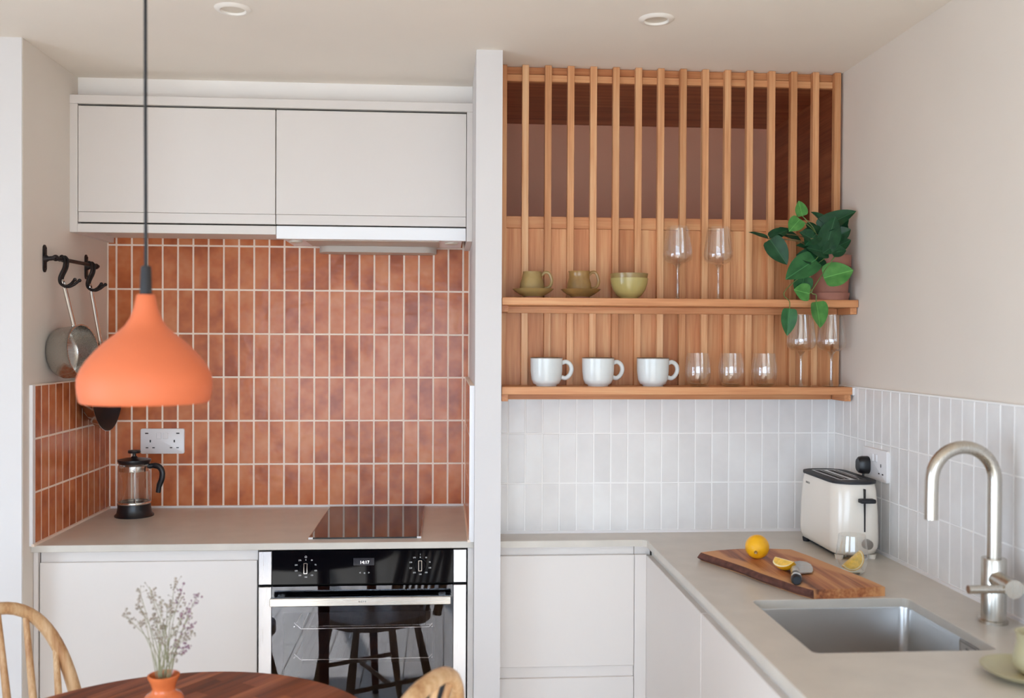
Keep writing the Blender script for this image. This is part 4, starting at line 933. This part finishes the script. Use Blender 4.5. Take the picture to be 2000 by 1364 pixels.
lm = thing('lemon', 'whole yellow lemon on the wooden chopping board', 'lemon', (0.8125, 2.400, ZB))
bm = nb(); pr = []
for i in range(0, 25):
    a = -PI / 2 + PI * i / 24; r = 0.0305 * math.cos(a); z = 0.034 * math.sin(a)
    if a > 1.15: z += 0.006 * ((a - 1.15) / 0.42) ** 2
    if a < -1.15: z -= 0.004 * ((-a - 1.15) / 0.42) ** 2
    pr.append((max(r, 0) if 0 < i < 24 else 0, z))
lathe(bm, pr, 36); rot = Matrix.Translation((0, 0, 0.0298)) @ Vector((-0.40, -0.9, -0.18)).normalized().to_track_quat('Z', 'Y').to_matrix().to_4x4()
bmesh.ops.transform(bm, matrix=rot, verts=bm.verts); obj('peel', bm, M['lemon'], lm, smooth=80)
bm = lathe(nb(), [(0.0045, 0.0385), (0.0035, 0.0405), (0.0015, 0.0395), (0, 0.0395)], 14); bmesh.ops.transform(bm, matrix=rot, verts=bm.verts); obj('stem_scar', bm, M['olive_brown'], lm)
def wedge(name, label, loc, rot_m, a0, a1, R_=0.0275, par=None):
    """a lemon segment: skin from angle a0 to a1 about its long y axis, two cut faces"""
    t = thing(name, label, 'lemon wedge', loc)
    t.rotation_euler = rot_m
    n, m_ = 12, 14
    def pt_(i, j, s):
        y = -1 + 2 * i / n; rr = R_ * s * math.sqrt(max(0, 1 - y * y)) ** 0.9; a = a0 + (a1 - a0) * j / m_
        return (rr * math.cos(a), y * R_ * 1.2 * (0.96 if s < 1 else 1.0), rr * math.sin(a))
    bm = nb(); g = [[bm.verts.new(pt_(i, j, 1.0)) for j in range(m_ + 1)] for i in range(n + 1)]
    g2 = [[bm.verts.new(pt_(i, j, 0.87)) for j in range(m_ + 1)] for i in range(n + 1)]
    for i in range(n):
        for j in range(m_): bm.faces.new((g[i][j], g[i][j + 1], g[i + 1][j + 1], g[i + 1][j]))
    bmesh.ops.remove_doubles(bm, verts=bm.verts, dist=1e-6)
    bmesh.ops.delete(bm, geom=[v for v in bm.verts if not v.link_faces], context='VERTS')
    obj('peel', bm, M['lemon'], t, smooth=80)
    for nm, s1, mm, off in (('pith', 1.0, M['pith'], 0.0), ('pulp', 0.84, M['pulp'], 0.0006)):
        for j in (0, m_):
            a = a0 if j == 0 else a1; nv = Vector((math.sin(a), 0, -math.cos(a))) * (1 if j == 0 else -1)
            bm = nb(); vs = [bm.verts.new(Vector(pt_(i, j, s1)) + nv * off) for i in range(n + 1)]
            if nm == 'pulp': vs2 = [bm.verts.new(Vector((0.002 * math.cos(a), pt_(i, j, s1)[1] * .9, 0.002 * math.sin(a))) + nv * off) for i in (n, 0)]
            else: vs2 = []
            bm.faces.new(vs + vs2); obj(nm, bm, mm, t)
    return t
wedge('lemon_wedge', 'cut quarter of lemon on the chopping board by the knife', (0.838, 2.272, ZB + 0.0265), (math.radians(0), 0, math.radians(25)), math.radians(215), math.radians(325), 0.0265)
kn = thing('kitchen_knife', 'kitchen knife with black handle lying on the chopping board', 'knife', (0.84, 2.2, ZB))
ha, hb_ = Vector((0.8115, 2.120, ZB + 0.0125)), Vector((0.849, 2.232, ZB + 0.0125))
obj('handle', tube(nb(), [lerp(ha, hb_, t) for t in (0.0, 0.04, 0.2, 0.45)], [0.009, 0.0122, 0.0125, 0.0115], 16), M['black'], kn, True)
obj('ring', tube(nb(), [lerp(ha, hb_, t) for t in (0.16, 0.24)], 0.0129, 16), M['chrome'], kn, True)
obj('bolster', tube(nb(), [lerp(ha, hb_, t) for t in (0.45, 0.5, 0.9, 1.0)], [0.0115, 0.0112, 0.0105, 0.008], 16, flat=(1, 1)), M['steel'], kn, True)
bl = [(0.845, 2.228), (0.858, 2.270), (0.872, 2.312), (0.888, 2.335), (0.905, 2.342), (0.917, 2.330), (0.918, 2.305), (0.910, 2.272), (0.898, 2.240), (0.887, 2.222), (0.860, 2.222)]
bm = nb(); slab(bm, bl, ZB + 0.0035, ZB + 0.0055); obj('blade', bm, M['steel'], kn, True, smooth=30)
obj('neck', tube(nb(), [(0.848, 2.225, ZB + 0.010), (0.853, 2.236, ZB + 0.0045)], [0.008, 0.004], 10), M['steel'], kn, True)
tp2 = Vector((1.030, 2.318, W))
copy_thing(tg, tp2, label='stemless glass tumbler with a lemon wedge standing on the worktop', group='tumbler on the worktop')
lw_ = thing('lemon_slice', 'half-moon lemon slice inside the tumbler on the worktop', 'lemon slice', tp2 + Vector((-0.004, -0.006, 0.039)))
def moon(r0, r1, y0, y1):
    """half ring (or half disc) in xz, its round side down to the right"""
    n = 20; an = [math.radians(-140 + 180 * i / n) for i in range(n + 1)]
    if r0 < 1e-6: poly_ = [(r1 * math.cos(a), r1 * math.sin(a)) for a in an]
    else: poly_ = [(r1 * math.cos(a), r1 * math.sin(a)) for a in an] + [(r0 * math.cos(a), r0 * math.sin(a)) for a in an[::-1]]
    return loft(nb(), [[(x, y0, z) for x, z in poly_], [(x, y1, z) for x, z in poly_]])
obj('peel', moon(0.0288, 0.0305, -0.006, 0.006), M['lemon'], lw_)
obj('pith', moon(0.0260, 0.0288, -0.0058, 0.0058), M['pith'], lw_)
obj('pulp', moon(0.0, 0.0260, -0.0060, 0.0060), M['pulp'], lw_)

# cup and saucer on the worktop in front of the sink
cs = Vector((1.014, 1.572, W))
t = thing('saucer', 'pale sage saucer on the worktop in front of the sink', 'saucer', cs)
obj('dish', lathe(nb(), shell([(0.034, 0.0), (0.040, 0.003), (0.058, 0.008), (0.072, 0.016), (0.075, 0.019)], 0.005), 56), M['sage'], t, smooth=60)
t = thing('egg_cup', 'pale sage bellied cup on its saucer in front of the sink', 'cup', cs + Vector((0.022, 0.004, 0.0055)))
obj('cup_body', lathe(nb(), shell([(0.022, 0.0), (0.031, 0.004), (0.039, 0.016), (0.040, 0.028), (0.036, 0.044), (0.033, 0.056), (0.034, 0.066), (0.037, 0.073)], 0.0035), 48), M['sage'], t, smooth=60)
obj('cup_handle', tube(nb(), smooth_path([(0.034, 0, 0.06), (0.05, 0, 0.064), (0.061, 0, 0.05), (0.056, 0, 0.03), (0.038, 0, 0.02)]), 0.0045, 10, up=(0, 1, 0)), M['sage'], t)

# ------------------------------------------------------------------ round table
TB = Vector((-0.515, 1.74, 0)); TR, TZ = 0.411, 0.745
tb = thing('round_table', 'round dark wood dining table of butcher-block staves', 'table', TB)
ca = math.radians(54); circ = [(TR * math.cos(2 * PI * i / 96), TR * math.sin(2 * PI * i / 96)) for i in range(96)]
def clip(poly, ax, lim, keep):
    out = []
    for a, b in zip(poly, poly[1:] + poly[:1]):
        ia, ib = (a[ax] - lim) * keep >= 0, (b[ax] - lim) * keep >= 0
        if ia: out.append(a)
        if ia != ib:
            t = (lim - a[ax]) / (b[ax] - a[ax]); out.append((a[0] + (b[0] - a[0]) * t, a[1] + (b[1] - a[1]) * t))
    return out
sw = 0.042; nrow = int(2 * TR / sw) + 1
for r in range(nrow):
    v0 = -TR + r * sw; v1 = v0 + sw
    u = -TR - random.uniform(0, 0.25)
    while u < TR:
        ln = random.uniform(0.16, 0.34)
        g = 0.0002
        p = clip(clip(clip(clip(circ, 0, u + g, 1), 0, u + ln - g, -1), 1, v0 + g, 1), 1, v1 - g, -1)
        u += ln
        q_ = []
        for pt2 in p:
            if not q_ or (pt2[0] - q_[-1][0]) ** 2 + (pt2[1] - q_[-1][1]) ** 2 > 1e-8: q_.append(pt2)
        if len(q_) < 3: continue
        bm = nb(); slab(bm, q_, TZ - 0.028, TZ); o = obj('stave', bm, M['table'], tb, smooth=0); o.rotation_euler = (0, 0, ca)
obj('apron', lathe(nb(), [(0.30, TZ - 0.095), (0.318, TZ - 0.095), (0.318, TZ - 0.0282), (0.30, TZ - 0.0282)], 64, closed_profile=True), M['table'], tb)
for i in range(3):
    a = math.radians(75 + 120 * i); d = Vector((math.cos(a), math.sin(a), 0))
    obj('leg', tube(nb(), [d * 0.285 + Vector((0, 0, TZ - 0.029)), d * 0.325], [0.024, 0.014], 16), M['table'], tb)

# flower pot with dried flowers
FPp = Vector((-0.552, 1.905, TZ))
fpt = thing('bud_vase', 'small orange glazed clay vase on the round table', 'vase', FPp)
obj('vase_body', lathe(nb(), [(0, 0), (0.027, 0.0), (0.034, 0.008), (0.038, 0.024), (0.0375, 0.036), (0.033, 0.042), (0.0235, 0.047), (0.0215, 0.055), (0.025, 0.067), (0.0300, 0.077), (0.0305, 0.081), (0.0275, 0.082), (0.0225, 0.066), (0.019, 0.055), (0, 0.05)], 48), M['orange_clay'], fpt, smooth=50)
fl_ = thing('dried_flowers', 'bunch of dried wild flowers standing in the orange vase', 'flowers', FPp + Vector((0, 0, 0.0515)))
random.seed(11)
def fz(u, v): return 220 + u / 5.59, 1120 + v / 5.59
TIPS = [(130, 455), (285, 165), (400, 150), (410, 215), (280, 330), (270, 520), (335, 420), (430, 450), (460, 610), (535, 290), (600, 340), (650, 375), (680, 80), (735, 210), (740, 290), (820, 385), (830, 460), (930, 220), (880, 640), (870, 560), (760, 440), (690, 620), (690, 840), (820, 785), (540, 720), (560, 570), (480, 480), (700, 760), (760, 680)]
for i, (u, v) in enumerate(TIPS):
    yy = FPp.y + random.uniform(-0.035, 0.035)
    tip = P(*fz(u, v), 'y', yy) - fl_.location
    b0 = Vector((random.uniform(-.011, .011), random.uniform(-.011, .011), 0.0))
    mid = Vector((b0.x * 1.2 + tip.x * .32, b0.y + tip.y * .4, tip.z * 0.55))
    st = obj('stem', tube(nb(), smooth_path([b0, mid, tip], 5), [0.0008] * 6 + [0.0006] * 5, 5), M['dried'], fl_)
    bm = nb(); fm_ = M['floret_p'] if u > 690 and i % 2 else M['floret']
    for q in range(14):
        t = random.uniform(0.0, 1.0) ** 2 * 0.30
        c = tip + (mid - tip) * t + Vector((random.gauss(0, 0.0050), random.gauss(0, 0.0050), random.gauss(0, 0.006)))
        bmesh.ops.create_icosphere(bm, subdivisions=1, radius=random.uniform(0.0013, 0.0032), matrix=Matrix.Translation(c))
        if q % 2: tube(bm, [c, tip + (mid - tip) * min(1, t + 0.08)], 0.0004, 3)
    o = obj('florets', bm, fm_, st, smooth=60); o['kind'] = 'stuff'

# ------------------------------------------------------------------ chairs
def chair(label, loc, rz):
    t = thing('spindle_chair', label, 'chair', loc, rz, 'bow-back chairs round the table')
    n = 40; pts = []
    for i in range(n + 1):
        a = PI * i / n; c, s_ = math.cos(a), math.sin(a)
        x = 0.195 * math.copysign(abs(c) ** 0.72, c); z = 0.445 + 0.430 * abs(s_) ** 0.80
        pts.append(Vector((x, -0.175 - 0.105 * (z - 0.445) / 0.430, z)))
    obj('bow', tube(nb(), pts, 0.0150, 12, flat=(1.15, 0.95), up=(0, 1, 0)), M['chair'], t)
    for k_ in range(6):
        f = (k_ - 2.5) / 2.5
        xb, xt = f * 0.125, f * 0.150
        zt = 0.445 + 0.430 * (1 - (abs(xt) / 0.195) ** (2 / 0.72)) ** 0.40
        obj('spindle', tube(nb(), [(xb, -0.165, 0.44), ((xb + xt) / 2, -0.165 - .052 * (zt - .445) / .430, (0.44 + zt) / 2), (xt, -0.175 - 0.105 * (zt - .445) / .430, zt)], [0.0075, 0.0090, 0.0065], 10), M['chair'], t)
    bm = nb(); seat = [(0.205 * math.copysign(abs(math.cos(a)) ** 0.8, math.cos(a)), -0.005 + 0.205 * math.copysign(abs(math.sin(a)) ** 0.8, math.sin(a))) for a in [2 * PI * i / 48 for i in range(48)]]
    slab(bm, seat, 0.418, 0.448, bev=0.008); obj('seat', bm, M['chair'], t)
    for sx in (-1, 1):
        for sy in (-1, 1):
            obj('leg', tube(nb(), [(sx * 0.125, sy * 0.12, 0.419), (sx * 0.155, sy * 0.155, 0.22), (sx * 0.185, sy * 0.195, 0)], [0.012, 0.017, 0.011], 12), M['chair'], t)
        obj('stretcher', tube(nb(), [(sx * 0.158, -0.158, 0.20), (sx * 0.158, 0.158, 0.20)], 0.009, 10), M['chair'], t)
    obj('stretcher', tube(nb(), [(-0.158, 0, 0.20), (0.158, 0, 0.20)], 0.009, 10), M['chair'], t)
    return t
def seat_at(topxy, d, label):
    d = Vector((d[0], d[1], 0)).normalized(); p = Vector((topxy[0], topxy[1], 0)) + d * 0.28
    return chair(label, p, math.atan2(d.y, d.x) - PI / 2)
seat_at((-1.035, 2.20), (0.73, -0.68), 'pale bow-back spindle chair between round table and white wall end')
seat_at((-0.022, 1.70), (-0.88, 0.45), 'pale bow-back spindle chair in front of the oven')
